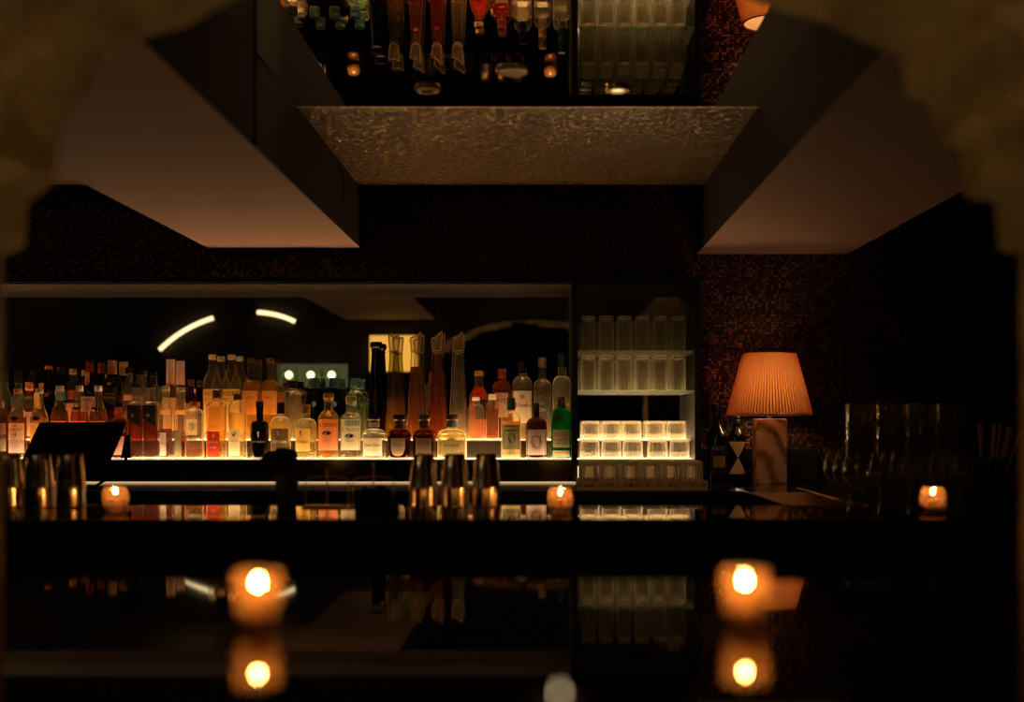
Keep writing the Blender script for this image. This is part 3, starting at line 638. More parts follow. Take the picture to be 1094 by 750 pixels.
# ---- tall slender decanter bottles
def tall(x, lab, gl, lq, lv, seed, dark=False):
    d, zb = ROW['b']
    B(lab, x, 'b', 375 if not dark else 374, 19.5, 10, 379, 461, 'lin', glass_=gl, liq=(lv, lq) if lq else None, stopper=(knob_stopper(K_black, 13, 8.5) if dark else sculpt_stopper(seed, seed != 2)), name='decanter_bottle')
tall(402, 'tall dark tapered bottle with round black stopper, leftmost of the five', G_dark, None, 0, 1, True)
tall(421, 'tall tapered olive bottle with crown stopper, second of the five', G_olive, Q_gold, 425, 2)
tall(444, 'tall tapered bottle of amber spirit with slanted stopper, middle of the five', G_clear, Q_amber, 392, 3)
tall(466.5, 'tall tapered bottle of copper spirit with slanted stopper, fourth of the five', G_pink, Q_amber, 393, 5)
tall(488.5, 'tall tapered clear bottle with slanted stopper, rightmost of the five', G_clear, Q_clear, 439, 7)
# ---- right group
B('bourbon bottle glowing orange right of the five tall bottles', 511.5, 'k', 396, 21.5, 9, 412, 425, 'slope', dep=.72, glass_=G_clear, liq=(413, Q_orange), cap=(K_gold, 5, 9.5), labels=[(427, 448, 508, 521.5, P_black)])
B('rye bottle with red-brown cap and cream label in back row', 536, 'k', 394, 21, 8, 407, 418, 'round', dep=.72, glass_=G_pink, liq=(417, Q_amber), cap=(K_red, 10, 9), labels=[(420, 446, 529, 543, P_cream)], texts=[('RYE', 428, 4, I_dark, 536, 10)])
B('tall vodka bottle with black cap and white label with red box', 558, 'b', 387, 21.5, 8.5, 402, 412, 'round', glass_=G_clear, liq=(419, Q_clear), cap=(K_black, 12, 9), labels=[(418, 452, 548, 568, P_white)], texts=[('Ketel', 433, 4.4, I_dark, 558.5, 9), ('One', 433, 4.4, I_dark, 565, 6)], marks=[('box', 550.5, 433, 4, 6, I_red), ('crest', 558, 424, 5, 5, P_tan)])
B('bottle with cork-brown capsule and dark arched label in back row', 579.5, 'b', 382, 20, 8, 405, 416, 'round', glass_=G_clear, liq=(418, Q_clear), cap=(K_gold, 9, 9), labels=[(422, 448, 571, 587, P_grey, 'arch')], texts=[('GIN', 438, 3.5, I_white, 579, 8)], marks=[('oval', 579, 431, 5, 4, P_tan)])
B('tall frosted vodka bottle with dark blue cap at the shelf end', 600.5, 'b', 377, 20.5, 8.5, 402, 412, 'round', glass_=G_frost, liq=(414, Q_clear), cap=(K_navy, 15, 9), marks=[('bird', 606, 434, 6, 6, P_blue), ('bird', 595, 432, 5, 3, P_rose)])
ROW['m'] = (5.580, TZ)
B('small clear bottle on the step behind the right shaker tin', 508.5, 'm', 424, 18, 8, 432, 440, 'round', glass_=G_bright, liq=(446, Q_clear), cap=(K_white, 4, 8.5), name='small_bottle', dep=.55)
B('small slim bottle with white cap and rosy spirit on the step', 526, 'm', 421, 14, 7.5, 429, 438, 'round', glass_=G_bright, liq=(437, Q_amber), cap=(K_white, 6, 8.5), name='small_bottle', dep=.6)
B('gin bottle with dark green cap and green picture label', 546, 'f', 425, 21.5, 8.5, 440, 449, 'round', glass_=G_bright, liq=(450, Q_gold), cap=(K_green, 13, 9), labels=[(454, 479, 537, 555, P_green), (480, 488, 537, 555, P_sage), (461, 476, 540, 553, P_tan)], texts=[('SUPERIOR', 457.5, 2.6, P_cream, 546, 15), ('LONDON', 484, 2.2, P_green, 546, 11)], marks=[('crest', 547, 468, 9, 12, P_green)])
B('dark brown gin bottle with ornate mauve label', 573, 'f', 431, 24, 6, 446, 456, 'round', n=2.4, glass_=G_brown, cap=(K_black, 9, 6.5), labels=[(459, 486, 562.5, 583.5, P_mauve)], marks=[('crest', 573, 472, 13, 17, I_grey), ('shield', 573, 472, 7, 9, P_mauve)])
B('green gin bottle with round dark seal and beige label, rightmost front', 599.5, 'f', 424, 22.5, 7.5, 436, 446, 'round', n=2.6, glass_=G_emer, liq=(448, liquid('green_gin', (.08, .55, .25), .2, (.05, .55, .22))), cap=(K_brown, 10, 8.5), labels=[(459, 478, 590.5, 608.5, P_tan), (481, 488, 590.5, 608.5, P_tan)], texts=[('Tanqueray', 465, 3.2, I_red, 599.5, 15, .2), ('LONDON', 470, 2.2, I_dark, 599.5, 10), ('DRY GIN', 474, 2.2, I_dark, 599.5, 11)], marks=[('oval', 597, 446, 7, 7, K_black)])

# ---- wine bottles on the back counter
wb = B('dark wine bottle with dark gold-printed label, left of the wine pair', 766.5, 'c', 432, 22.5, 7, 452, 467, 'slope', glass_=G_dark, cap=(K_black, 14, 8), labels=[(476, 506, 757, 776, P_black)], texts=[('FAUST', 479, 4, P_gold, 766.5, 13)], marks=[('box', 767, 493, 13, 12, P_gold), ('crest', 766, 493, 9, 10, P_black)], name='wine_bottle', group='wine bottles by the lamp')
B('wine bottle with pale hourglass label beside the table lamp', 787, 'c', 445, 19.5, 7, 455, 467, 'slope', glass_=G_dark, cap=(K_black, 8, 8), marks=[('tri_down', 787, 480.5, 19, 17.5, P_kraft), ('tri_up', 787, 497.5, 19, 17.5, P_kraft)], name='wine_bottle', group='wine bottles by the lamp')

# ------------------------------------------------------------------ drinking glasses
G_rib = glass('ribbed_glass', (.92, .90, .86), .17, (1., .93, .82), rough=.06, refr=.0, ior=1.3, rimk=9., flat=.18, dark=.6)
G_tum = glass('tumbler_glass', (.85, .82, .76), .05, (.9, .75, .5), rough=.03)
G_base = glass('thick_glass_base', (.9, .88, .84), .65, (1., .92, .80), rough=.1, refr=.2)
def ribbed(name, r, h, label, loc, group, mat=G_rib, thick=.003, base=.010, taper=.03, ribs=12, upside=True, base_mat=None):
    t = thing(name, loc, label, 'glass', group)
    # upside down: rim at z=0, heavy base on top
    z = lambda v: v if upside else h-v
    R = lambda v: r*(1-taper*(v/h))
    pr = [(R(0)*.97, z(0)), (R(0), z(.001)), (R(.01), z(.012)), (R(h*.5), z(h*.5)), (R(h*.86), z(h*.86)), (R(h*.94)*.99, z(h*.95)), (R(h)*.93, z(h)), (0, z(h*.995))]
    inn = [(0, z(h-base)), (R(h-base)*.86, z(h-base)), (R(h-base)-thick*1.5, z(h-base-.004)), (R(h*.4)-thick, z(h*.4)), (R(0)-thick, z(.001)), (R(0)*.97, z(0))]
    o = MB().lathe(pr[:3], 44); 
    m = MB().lathe(pr+inn, ribs*8, ribs=ribs, amp=.06)
    m.build('glass_wall', mat, t, smooth=60)
    b = base+.004
    MB().lathe([(0, z(h-b)), (R(h)*.80, z(h-b)), (R(h)*.86, z(h-b*.5)), (R(h)*.80, z(h-.002)), (0, z(h-.002))], 40).build('heavy_base', base_mat or G_base, t, smooth=50)
    return t
def copies(proto, locs, labels):
    for i, (lc, lb) in enumerate(zip(locs, labels)):
        o = proto if i == 0 else copy_tree(proto)
        o.location = lc; o['label'] = lb
        o.rotation_euler = (0, 0, random.random()*6)
ORD = ['first', 'second', 'third', 'fourth', 'fifth', 'sixth']
s5 = 5.45/F
yfr = [5.456, 5.546, 5.636]
tallx = [628.5, 647.5, 667, 686.5, 705.5, 724.5]
# glass shelves
for py, lab in ((373, 'upper clear glass shelf with green edge holding tall glasses'), (415.5, 'lower clear glass shelf with green edge holding tall glasses')):
    z = PZ(py+1.5, 5.41)
    tag(MB().box(NM1+.001, NR-.001, 5.41, NB-.002, z-.010, z).build('glass_shelf', M_gshelf, smooth=0), lab, 'shelf', 'glass shelves')
locs, labs = [], []
for sh, py in (('upper', 373), ('lower', 415.5)):
    z = PZ(py+1.5, 5.41)+.0006
    for ri, rw in enumerate(('front', 'middle', 'back')):
        for i, x in enumerate(tallx):
            locs.append((PX(x, 5.45)+ (ri*.004), yfr[ri]-.004, z)); labs.append(f'tall ribbed glass upside down on {sh} glass shelf, {ORD[i]} from left, {rw} row')
g0 = ribbed('tall_glass', .0342, .156, '', (0, 0, 0), 'tall ribbed glasses on the glass shelves')
copies(g0, locs, labs)
# small glasses on the step and on the lower shelf
locs, labs = [], []
for (rw, xs, dd, zz) in (('raised step', [631, 653, 675, 700, 722.5], 5.615, TZ), ('lower lit shelf', [630, 653, 676, 702.5, 726], 5.49, ZS)):
    for i, x in enumerate(xs):
        locs.append((PX(x, dd), dd, zz+.0006)); labs.append(f'small ribbed tumbler upside down on the {rw} at right, {ORD[i]} from left')
G_rib2 = glass('ribbed_glass_bright', (.92, .90, .84), .07, (1., .95, .85), rough=.06, refr=.0, ior=1.3, rimk=9., flat=.18, dark=.6)
g1 = ribbed('small_tumbler', .0455, .088, '', (0, 0, 0), 'small ribbed tumblers on the lit shelf', mat=G_rib2, taper=.04, ribs=14)
copies(g1, locs, labs)
# glass rack with tumblers on the back counter
t = thing('glass_rack', (PX(686, 4.92), 5.0, CZ), 'low pale rack of tumblers on the back counter below the glass shelves', 'rack')
M_rack = plain('rack_plastic', (.30, .19, .10), .5)
rw_ = 138*4.92/F/2
m = MB(); m.box(-rw_, rw_, -.10, .18, 0, .006)
for k in range(24):
    x = -rw_+2*rw_*k/23; m.box(x-.003, x+.003, -.104, -.098, .0, .030)
m.box(-rw_, rw_, -.106, -.096, .026, .034); m.box(-rw_, rw_, -.106, -.096, 0, .008); m.box(-rw_, rw_, .174, .18, 0, .034); m.box(-rw_, -rw_+.006, -.10, .18, 0, .034); m.box(rw_-.006, rw_, -.10, .18, 0, .034)
m.build('basket', M_rack, t, smooth=0)
g2 = ribbed('rack_tumbler', .0395, .105, '', (0, 0, 0), 'tumblers in the rack on the back counter', mat=glass('rack_glass', (.92, .90, .86), .5, (1., .92, .8), rough=.08, refr=.0, ior=1.3, rimk=9., flat=.18, dark=.6), taper=.05, ribs=13, base_mat=glass('rack_glass_base', (.92, .9, .86), .12, (1., .92, .8)))
locs, labs = [], []
for ri, dd in enumerate((4.954, 5.040, 5.1255)):
    for i in range(6):
        locs.append((PX(686, 4.92)-rw_+.050+i*(2*rw_-.100)/5, dd, CZ+.0068)); labs.append(f'ribbed tumbler standing in the rack, {ORD[i]} from left, ' + ('front row', 'middle row', 'back row')[ri])
copies(g2, locs, labs)

# ------------------------------------------------------------------ table lamp
LX, LD = PX(822, 5.38), 5.38
t = thing('table_lamp', (LX, LD, CZ), 'table lamp with glowing orange pleated shade on a marble block base', 'lamp')
M_marble = marble('brown_marble', (.26, .11, .05), (.52, .27, .14), (.60, .34, .2))
s = 5.38/F
bw = 32*s/2; zt = PZ(447.5, 5.32)-CZ
MB().box(-bw, bw, -bw*.9, bw*.9, 0, zt).build('lamp_base', M_marble, t, smooth=0, bevel=.003)
z0, z1 = PZ(444, 5.38)-CZ, PZ(377, 5.38)-CZ
MB().lathe([(0, zt), (.012, zt), (.012, z0+.06), (.018, z0+.065), (.018, z0+.10), (0, z0+.10)], 14).build('stem', M_brass, t)
def shade_mat():
    m, nt, out = new_mat('pleated_orange_fabric'); L = nt.links.new
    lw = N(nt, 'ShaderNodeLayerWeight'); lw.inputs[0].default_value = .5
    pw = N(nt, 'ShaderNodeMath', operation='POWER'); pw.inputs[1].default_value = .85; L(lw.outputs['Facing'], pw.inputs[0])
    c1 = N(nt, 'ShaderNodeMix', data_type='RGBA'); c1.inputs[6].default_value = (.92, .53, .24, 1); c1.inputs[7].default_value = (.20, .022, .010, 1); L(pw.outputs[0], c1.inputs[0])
    df = N(nt, 'ShaderNodeBsdfDiffuse'); df.inputs[0].default_value = (.50, .14, .05, 1)
    tl = N(nt, 'ShaderNodeBsdfTranslucent'); L(c1.outputs[2], tl.inputs[0])
    tc = N(nt, 'ShaderNodeTexCoord'); nz = N(nt, 'ShaderNodeTexNoise'); nz.inputs['Scale'].default_value = 150; L(tc.outputs['Object'], nz.inputs['Vector'])
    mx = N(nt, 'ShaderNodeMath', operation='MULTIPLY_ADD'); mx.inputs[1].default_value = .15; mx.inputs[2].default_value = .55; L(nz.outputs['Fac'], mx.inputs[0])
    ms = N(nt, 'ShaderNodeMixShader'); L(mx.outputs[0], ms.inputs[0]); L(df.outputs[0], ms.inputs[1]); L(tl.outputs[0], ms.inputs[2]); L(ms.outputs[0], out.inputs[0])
    return m
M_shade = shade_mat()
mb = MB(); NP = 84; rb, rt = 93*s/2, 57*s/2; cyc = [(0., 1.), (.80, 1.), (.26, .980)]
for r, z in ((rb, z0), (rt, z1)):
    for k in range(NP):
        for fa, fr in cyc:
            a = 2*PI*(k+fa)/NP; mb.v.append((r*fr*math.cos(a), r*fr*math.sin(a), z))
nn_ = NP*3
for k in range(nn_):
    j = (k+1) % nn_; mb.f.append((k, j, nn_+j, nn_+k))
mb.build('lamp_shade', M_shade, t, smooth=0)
MB().lathe([(rb*.955, z0+.003), (rt*.955, z1-.003)], 48).build('shade_liner', paper('cream_liner', (.95, .74, .48), .68, noise=.02), t)
m = MB(); m.lathe([(rb-.008, z0), (rb+.001, z0), (rb+.001, z0+.005), (rb-.008, z0+.005), (rb-.008, z0)], 60); m.lathe([(rt-.007, z1-.004), (rt+.001, z1-.004), (rt+.001, z1), (rt-.007, z1), (rt-.007, z1-.004)], 60)
m.build('shade_ring', plain('shade_trim', (.20, .05, .02), .7), t)
zb_ = z0+.135
MB().lathe([(0, zb_-.055), (.036, zb_-.052), (.044, zb_-.040), (.044, zb_+.040), (.036, zb_+.052), (0, zb_+.055)], 22).build('bulb', emit('bulb_glass', (1., .64, .30), 23.), t)

# amplifiers behind the lamp
def amp(x0, x1, label):
    d = 5.50; w_ = (PX(x1, d)-PX(x0, d)); h = PZ(479.5, d)-CZ
    t = thing('speaker_box', ((PX(x0, d)+PX(x1, d))/2, d, CZ), label, 'speaker', 'black speaker boxes behind the lamp')
    MB().box(-w_/2, w_/2, -.0, .085, .004, h).build('cabinet', M_matte, t, smooth=0, bevel=.004)
    for zz, rr in ((h*.62, .007), (h*.38, .006)):
        m = MB().lathe([(0, 0), (rr, 0), (rr*.9, .01), (0, .011)], 14)
        m.v = [(x+w_/2-.02, -y*0-z, yy+zz) for x, yy, z in m.v for y in (0,)]
        m.build('knob', M_chrome, t)
    MB().box(-w_/2+.01, w_/2-.01, .01, .075, 0, .004).build('feet', M_matte, t, smooth=0)
    vs, fs = text_mesh('Marshall', .011, .06, .2); mb = MB(); mb.v = [(x-w_*.30, -.0012, z+h*.86) for x, z in vs]; mb.f = fs
    if fs and x0 > 800: mb.build('lettering', P_gold, t, smooth=0)
amp(743, 805, 'black box speaker behind the wine bottles left of the lamp base')
amp(809, 874, 'black box speaker with small knobs right of the lamp base')

# ------------------------------------------------------------------ candles
M_cup = plain('dark_bronze', (.32, .20, .11), .3, metal=.9)
G_votive = glass('votive_glass', (.92, .70, .48), .026, (1., .55, .30), rough=.12, bump=.6, bscale=70, refr=.2)
G_votive2 = glass('votive_glass_amber', (.90, .68, .42), .032, (1., .52, .22), rough=.1, bump=.3, bscale=60, refr=.2)
M_wax = paper('candle_wax', (.34, .16, .04), .14)
M_flame = emit('candle_flame', (1., .66, .27), 800.)
def candle(x, d, base, r, h, label, gm, group, tall_=False):
    t = thing('votive_candle', (PX(x, d), d, base+.0006), label, 'candle', group)
    rp = [(0, 0), (r*.62, 0), (r*.72, .002), (r*.9, h*.22), (r, h*.48), (r*.94, h*.75), (r*.82, h*.97), (r*.80, h), (r*.76, h), (r*.78, h*.95), (r*.88, h*.74), (r*.93, h*.48), (r*.84, h*.24), (r*.6, h*.1), (0, h*.1)]
    if tall_: rp = [(0, 0), (r*.66, 0), (r*.76, .002), (r*.92, h*.3), (r*1.0, h*.7), (r, h), (r*.96, h), (r*.94, h*.7), (r*.86, h*.3), (r*.66, h*.1), (0, h*.1)]
    MB().lathe(rp, 32).build('glass_holder', gm, t, smooth=50)
    MB().lathe([(0, h*.11), (r*.42, h*.11), (r*.46, h*.2), (r*.46, h*.50), (r*.4, h*.52), (0, h*.505)], 20).build('wax', M_wax, t)
    MB().tube([(0, 0, h*.50), (.0006, 0, h*.73)], .0009, 6).build('wick', K_black, t)
    f = h*.72
    MB().lathe([(0, f), (.0030, f+.002), (.0040, f+.0045), (.0034, f+.0075), (.0018, f+.0105), (0, f+.0135)], 12).build('flame', M_flame, t)
    return t
for x, b_, lab in ((123.5, 546.5, 'small glowing votive candle on the bar beside the left shaker tins'), (598.5, 547.5, 'small glowing votive candle on the bar right of the middle shaker tins'), (996.5, 547, 'small glowing votive candle on the bar before the balloon glasses')):
    d = (ZE-BZ)*F/(b_-CY); candle(x, d, BZ, 14.*d/F, 26*d/F, lab, G_votive, 'small votive candles on the bar')
for x, b_, lab in ((275.5, 671, 'large blurred votive candle on the front table at left'), (796, 669, 'large blurred votive candle on the front table at right')):
    d = (ZE-BZ)*F/(b_-CY); candle(x, d, BZ, 25*d/F, 60*d/F, lab, G_votive2, 'blurred votive candles on the front table', True)

for x_, lab in ((-.775, 'added unseen votive candle at the left end of the front table beside the stone jamb'), (.705, 'added unseen votive candle at the right end of the front table beside the stone jamb')):  # two candles added out of view to light the stone arch
    d = 1.55; candle(CX+x_*F/d, d, BZ, .030, .072, lab, G_votive2, 'blurred votive candles on the front table', True)
d = 1.083
t = thing('tealight', (PX(598, d), d, BZ+.0006), 'low blurred tealight at the bottom edge near the middle of the photo', 'candle')
MB().lathe([(0, 0), (.0185, 0), (.019, .001), (.019, .011), (.0182, .011), (.018, .002), (0, .002)], 28).build('metal_cup', M_cup, t)
MB().lathe([(0, .002), (.0178, .002), (.0178, .0085), (.004, .0075), (0, .0075)], 24).build('wax', paper('pale_wax', (.5, .4, .3), .2), t)
MB().tube([(0, 0, .007), (.0004, 0, .0125)], .0007, 6).build('wick', K_black, t)
MB().lathe([(0, .0115), (.0016, .0132), (.0022, .016), (.0016, .0195), (0, .0245)], 10).build('flame', emit('small_flame', (1., .72, .38), 3.), t)
# ------------------------------------------------------------------ shaker tins
def shaker(x, d, rt_, rb_, h, label, group):
    t = thing('shaker_tin', (PX(x, d), d, BZ+.0006), label, 'shaker', group)
    zs = h*.36
    lo = [(rb_*.985, 0), (rb_, .002), (rb_*.985, .006), (rb_*.97, zs+.004), (rb_*.9, zs+.004), (0, zs)]
    MB().lathe([(rb_*.9, .001)]+lo[:], 40).build('lower_tin', M_tin, t, smooth=40)
    r1 = rb_*.985
    MB().lathe([(r1*.93, zs), (r1, zs), (r1*1.012, zs+.0015), (r1, zs+.004), (r1*.90, zs+(h-zs)*.45), (rt_*1.02, h-.004), (rt_, h-.001), (rt_*.94, h), (rt_*.9, h-.004), (0, h-.005)], 40).build('upper_tin', M_tin, t, smooth=40)
    MB().lathe([(rt_*.98, h-.006), (rt_*1.035, h-.005), (rt_*1.035, h-.001), (rt_*.97, h+.0005)], 40).build('rim', plain('dark_rim', (.05, .035, .025), .3, metal=.8), t)
ds_ = 3.66
for x, lab in ((8.5, 'steel shaker tin at the left frame edge on the bar'), (41, 'steel shaker tin on the bar, middle of the left three'), (75, 'steel shaker tin on the bar, right of the left three, below the screen')):
    shaker(x, ds_, 12.6*ds_/F, 16.2*ds_/F, 57*ds_/F, lab, 'shaker tins on the bar')
for x, lab in ((452.5, 'steel shaker tin on the bar, left of the middle three'), (486, 'steel shaker tin on the bar, centre of the middle three'), (519.5, 'steel shaker tin on the bar, right of the middle three')):
    shaker(x, ds_, 11*ds_/F, 15.4*ds_/F, 57*ds_/F, lab, 'shaker tins on the bar')
# ------------------------------------------------------------------ cup with black cloth, caddies, towel
t = thing('metal_cup', (PX(306.5, 3.66), 3.66, BZ+.0006), 'dark ribbed metal cup on the bar holding a black cloth bundle', 'cup')
M_cup = plain('dark_bronze', (.32, .20, .11), .3, metal=.9)
MB().lathe([(0, 0), (.026, 0), (.028, .002), (.036, .098), (.037, .100), (.035, .100), (.034, .098), (.026, .006), (0, .006)], 60, ribs=15, amp=.03).build('cup_body', M_cup, t, smooth=40)
mb = MB(); rnd = random.Random(4)
for i in range(9):
    th = PI*i/8; z = -math.cos(th)*.035; rr = math.sin(th)*.052
    for k in range(20):
        a = 2*PI*k/20; q = 1+.20*math.sin(3*a+i)+.12*math.sin(7*a+2*i)
        mb.v.append((rr*q*math.cos(a)-.01, rr*q*math.sin(a)*.8, z+.006*math.sin(5*a+i*2)))
for i in range(8):
    for k in range(20): mb.f.append((i*20+k, i*20+(k+1) % 20, (i+1)*20+(k+1) % 20, (i+1)*20+k))
tag(mb.build('cloth_bundle', plain('black_cloth', (.006, .006, .007), .95), loc=(PX(304, 3.66), 3.66, BZ+.1405), smooth=80), 'crumpled black cloth bundle resting on top of the dark metal cup', 'cloth')
M_satin = plain('satin_brass', (.85, .58, .30), .45, metal=.6)
def caddy(x, d, topy, ay, wpx, label):
    s = d/F; t = thing('wire_caddy', (PX(x, d), d, BZ), label, 'caddy', 'wire caddies on the bar')
    H = PZ(topy, d)-BZ; A = PZ(ay, d)-BZ; w_ = wpx*s/2
    MB().tube([(0, 0, .004), (0, 0, H-.008)], .0022, 8).build('post', M_satin, t)
    MB().lathe([(0, H-.012), (.005, H-.010), (.006, H-.004), (.003, H), (0, H)], 10).build('knob', M_satin, t)
    pts = [(-w_, 0, .006)]+[(-w_*math.cos(PI*k/12), 0, A-.022+.022*math.sin(PI*k/12)**.5) for k in range(13)]+[(w_, 0, .006)]
    MB().tube(pts, .0016, 8).build('wire_frame', M_satin, t)
    MB().box(-w_-.003, w_+.003, -.045, .045, .0005, .006).build('tray', M_cup, t, smooth=0, bevel=.001)
caddy(349.5, 3.67, 501, 509, 46, 'thin brass wire caddy on the bar right of the dark cup')
caddy(399, 3.67, 494, 509, 44, 'thin brass wire caddy behind the folded black towel')
mb = MB(); rnd = random.Random(3)
nx, ny = 16, 8
for top in (0, 1):
    for i in range(nx+1):
        for j in range(ny+1):
            x = (i/nx-.5)*.115*(1+.06*math.sin(j*1.7)); y = (j/ny-.5)*.075*(1+.05*math.sin(i*.9))
            e = min(1, 4*min(i, nx-i)/nx+.2)*min(1, 4*min(j, ny-j)/ny+.2)
            z = 0 if not top else .062*e**.5+.006*math.sin(i*.8)+.005*math.sin(j*1.3+i*.3)
            mb.v.append((x, y, z))
def idx(t_, i, j): return t_*(nx+1)*(ny+1)+i*(ny+1)+j
for t_ in (0, 1):
    for i in range(nx):
        for j in range(ny): mb.f.append((idx(t_, i, j), idx(t_, i+1, j), idx(t_, i+1, j+1), idx(t_, i, j+1)))
for i in range(nx): mb.f.append((idx(0,i,0), idx(0,i+1,0), idx(1,i+1,0), idx(1,i,0))); mb.f.append((idx(0,i,ny), idx(1,i,ny), idx(1,i+1,ny), idx(0,i+1,ny)))
for j in range(ny): mb.f.append((idx(0,0,j), idx(1,0,j), idx(1,0,j+1), idx(0,0,j+1))); mb.f.append((idx(0,nx,j), idx(0,nx,j+1), idx(1,nx,j+1), idx(1,nx,j)))
tag(mb.build('bar_towel', MATS['black_cloth'], loc=(PX(401, 3.52), 3.55, BZ+.0006), smooth=60), 'folded black towel lying on the bar in front of a wire caddy', 'towel')

# ------------------------------------------------------------------ point of sale screen
d = 4.9
t = thing('register_screen', (PX(80, d), d+.02, CZ), 'black slanted register screen standing in front of the left bottles', 'screen')
def S(x, y, dd): return (PX(x, d)-PX(80, d), dd, PZ(y, d)-CZ)
c4 = [(25, 499), (119, 499), (129, 452), (34, 452)]
f_ = [S(*c4[0], -.07), S(*c4[1], -.07), S(*c4[2], .05), S(*c4[3], .05)]
b_ = [(x, y+.018, z+.004) for x, y, z in f_]
mb = MB(); mb.v = f_+b_; mb.f = [(0,1,2,3),(7,6,5,4),(0,4,5,1),(1,5,6,2),(2,6,7,3),(3,7,4,0)]
mb.build('display', M_matte, t, smooth=0, bevel=.004)
MB().tube([S(78, 480, .015), S(80, 495, .05), (0.0, .05, .012)], .016, 12).build('stand_arm', M_matte, t)
MB().lathe([(0, .0), (.085, .0), (.085, .006), (.07, .012), (0, .014)], 30, cy=.04).build('stand_base', M_matte, t)
MB().hexa([S(124, 490, .03), S(134, 490, .03), S(134, 490, .055), S(124, 490, .055), S(127, 466, .05), S(132, 464, .05), S(132, 464, .07), S(127, 466, .07)]).build('card_reader', M_matte, t, smooth=0, bevel=.002)
mb = MB().tube([S(129, 489, .045), S(126, 500, .05), (.06, .05, .010)], .006, 8).build('bracket', M_matte, t)

# ------------------------------------------------------------------ balloon glasses, stacked glasses, straws
G_copa = glass('balloon_glass', (.90, .90, .88), .03, (.7, .6, .5), rough=.015, refl=1.)
def copa_mesh(t):
    R = .060
    pr = [(0, 0), (.034, 0), (.036, .0015), (.030, .004), (.010, .007), (.0042, .012), (.0038, .034), (.006, .040), (.020, .045), (.040, .056), (.054, .075), (R, .100), (.058, .124), (.052, .146), (.045, .165), (.0438, .165), (.0508, .146), (.0565, .124), (.0585, .100), (.0525, .076), (.038, .058), (.018, .047), (0, .045)]
    MB().lathe(pr[:9], 24).build('stem', G_copa, t, smooth=60)
    MB().lathe([(0, .0405)]+pr[8:], 36).build('bowl', G_copa, t, smooth=60)
cp = thing('balloon_glass', (0, 0, 0), '', 'glass', 'balloon glasses on the bar end')
copa_mesh(cp)
locs, labs = [], []
for ci, (x, cn) in enumerate(((924, 'left column'), (974, 'middle column'), (1030, 'right column'))):
    X = PX(x, 3.75+.02)
    for ri in range(3):
        locs.append((X+(.004*ri if ci else 0), 3.805+ri*.128, BZ-.0012)); labs.append(f'round stemmed balloon glass on the bar end, {cn}, ' + ('nearest', 'second', 'farthest')[ri])
copies(cp, locs, labs)
def stack_glass():
    t = thing('stacked_glass', (0, 0, 0), '', 'glass', 'nested glass stacks behind the balloon glasses')
    r0, r1, h = .040, .0525, .13
    MB().lathe([(0, 0), (r0*.95, 0), (r0, .002), (r0+(r1-r0)*.5, h*.5), (r1, h-.001), (r1-.001, h), (r1-.003, h-.001), (r0+(r1-r0)*.5-.003, h*.5), (r0-.003, .012), (0, .010)], 30).build('glass_wall', G_tum, t, smooth=50)
    return t
sg = stack_glass(); locs, labs = [], []
for ci, x in enumerate((918.5, 951, 983, 1015)):
    for k, nm in enumerate(('bottom', 'second', 'third', 'topmost')):
        locs.append((PX(x, 4.33), 4.33, BZ-.0014+k*.0645)); labs.append(f'clear glass nested in the {ORD[ci]} stack from left behind balloon glasses, {nm}')
copies(sg, locs, labs)
t = thing('straw_cup', (PX(1058, 4.1), 4.1, BZ-.0014), 'black cup holding pale straws at the right end of the bar', 'cup')
MB().lathe([(0, 0), (.046, 0), (.048, .003), (.050, .138), (.048, .138), (.046, .006), (0, .006)], 32).build('cup_body', plain('glossy_black_cup', (.01, .01, .01), .1), t)
M_straw = paper('straw_paper', (.80, .64, .34), .3)
rnd = random.Random(9)
spots = [(-.030, -.02, -.06), (-.022, .0, -.03), (-.008, -.025, .05), (.002, -.012, .10), (.008, .01, .12), (.014, -.024, .16), (.022, -.005, .2), (.026, -.02, .26), (-.002, .02, .08), (.016, .02, .2)]
for i, (x, y, a) in enumerate(spots):
    z1_ = .252+.008*rnd.random()-abs(a)*.08
    tag(MB().tube([(x*.7, y*.7, .012), (x+a*.12*1.2, y, .14), (x+a*.27, y, z1_)], .0042, 8).build('straw', M_straw, loc=(PX(1058, 4.1), 4.1, BZ-.0014)), 'pale straw in the black cup, '+('leftmost of the bundle', 'second from left', 'third from left', 'fourth from left', 'fifth from left', 'sixth from left at front', 'third from right', 'rightmost and most tilted', 'hidden behind the middle straws', 'hidden behind the right straws')[i], 'straw', 'straws in the black cup')

# ------------------------------------------------------------------ ceiling fixtures
def downlight(x, y, label, lit):
    d = 1.039*F/(CY-y); t = thing('ceiling_downlight', (PX(x, d), d, ZC-.006), label, 'ceiling light', 'ceiling lights in the mirror panel')
    MB().lathe([(.022, -.001), (.022, -.010), (.036, -.010), (.041, -.004), (.041, -.0002), (.022, -.0002)], 32).build('ring', M_brass if lit else M_cup, t)
    MB().lathe([(0, -.004), (.022, -.004), (.022, -.001), (0, -.001)], 24).build('lens', emit('dim_lens', (1., .72, .40), 1.6) if lit else M_matte, t)
downlight(660, 92, 'round ceiling downlight with glowing centre in the ceiling mirror', True)
lt = bpy.data.lights.new('downlight_beam', 'SPOT'); lt.energy = 14; lt.color = (1., .62, .32); lt.spot_size = math.radians(70); lt.spot_blend = .9; lt.shadow_soft_size = .02
lo = bpy.data.objects.new('downlight_beam', lt); col.objects.link(lo)
ld_ = 1.039*F/(CY-92); lo.location = (PX(660, ld_), ld_, ZC-.03)
lo.rotation_euler = (Vector((.35, 5.05, 1.1))-lo.location).to_track_quat('-Z', 'Y').to_euler()
downlight(457, 92, 'unlit round ceiling downlight ring at left in the ceiling mirror', False)
d = 1.039*F/(CY-73)
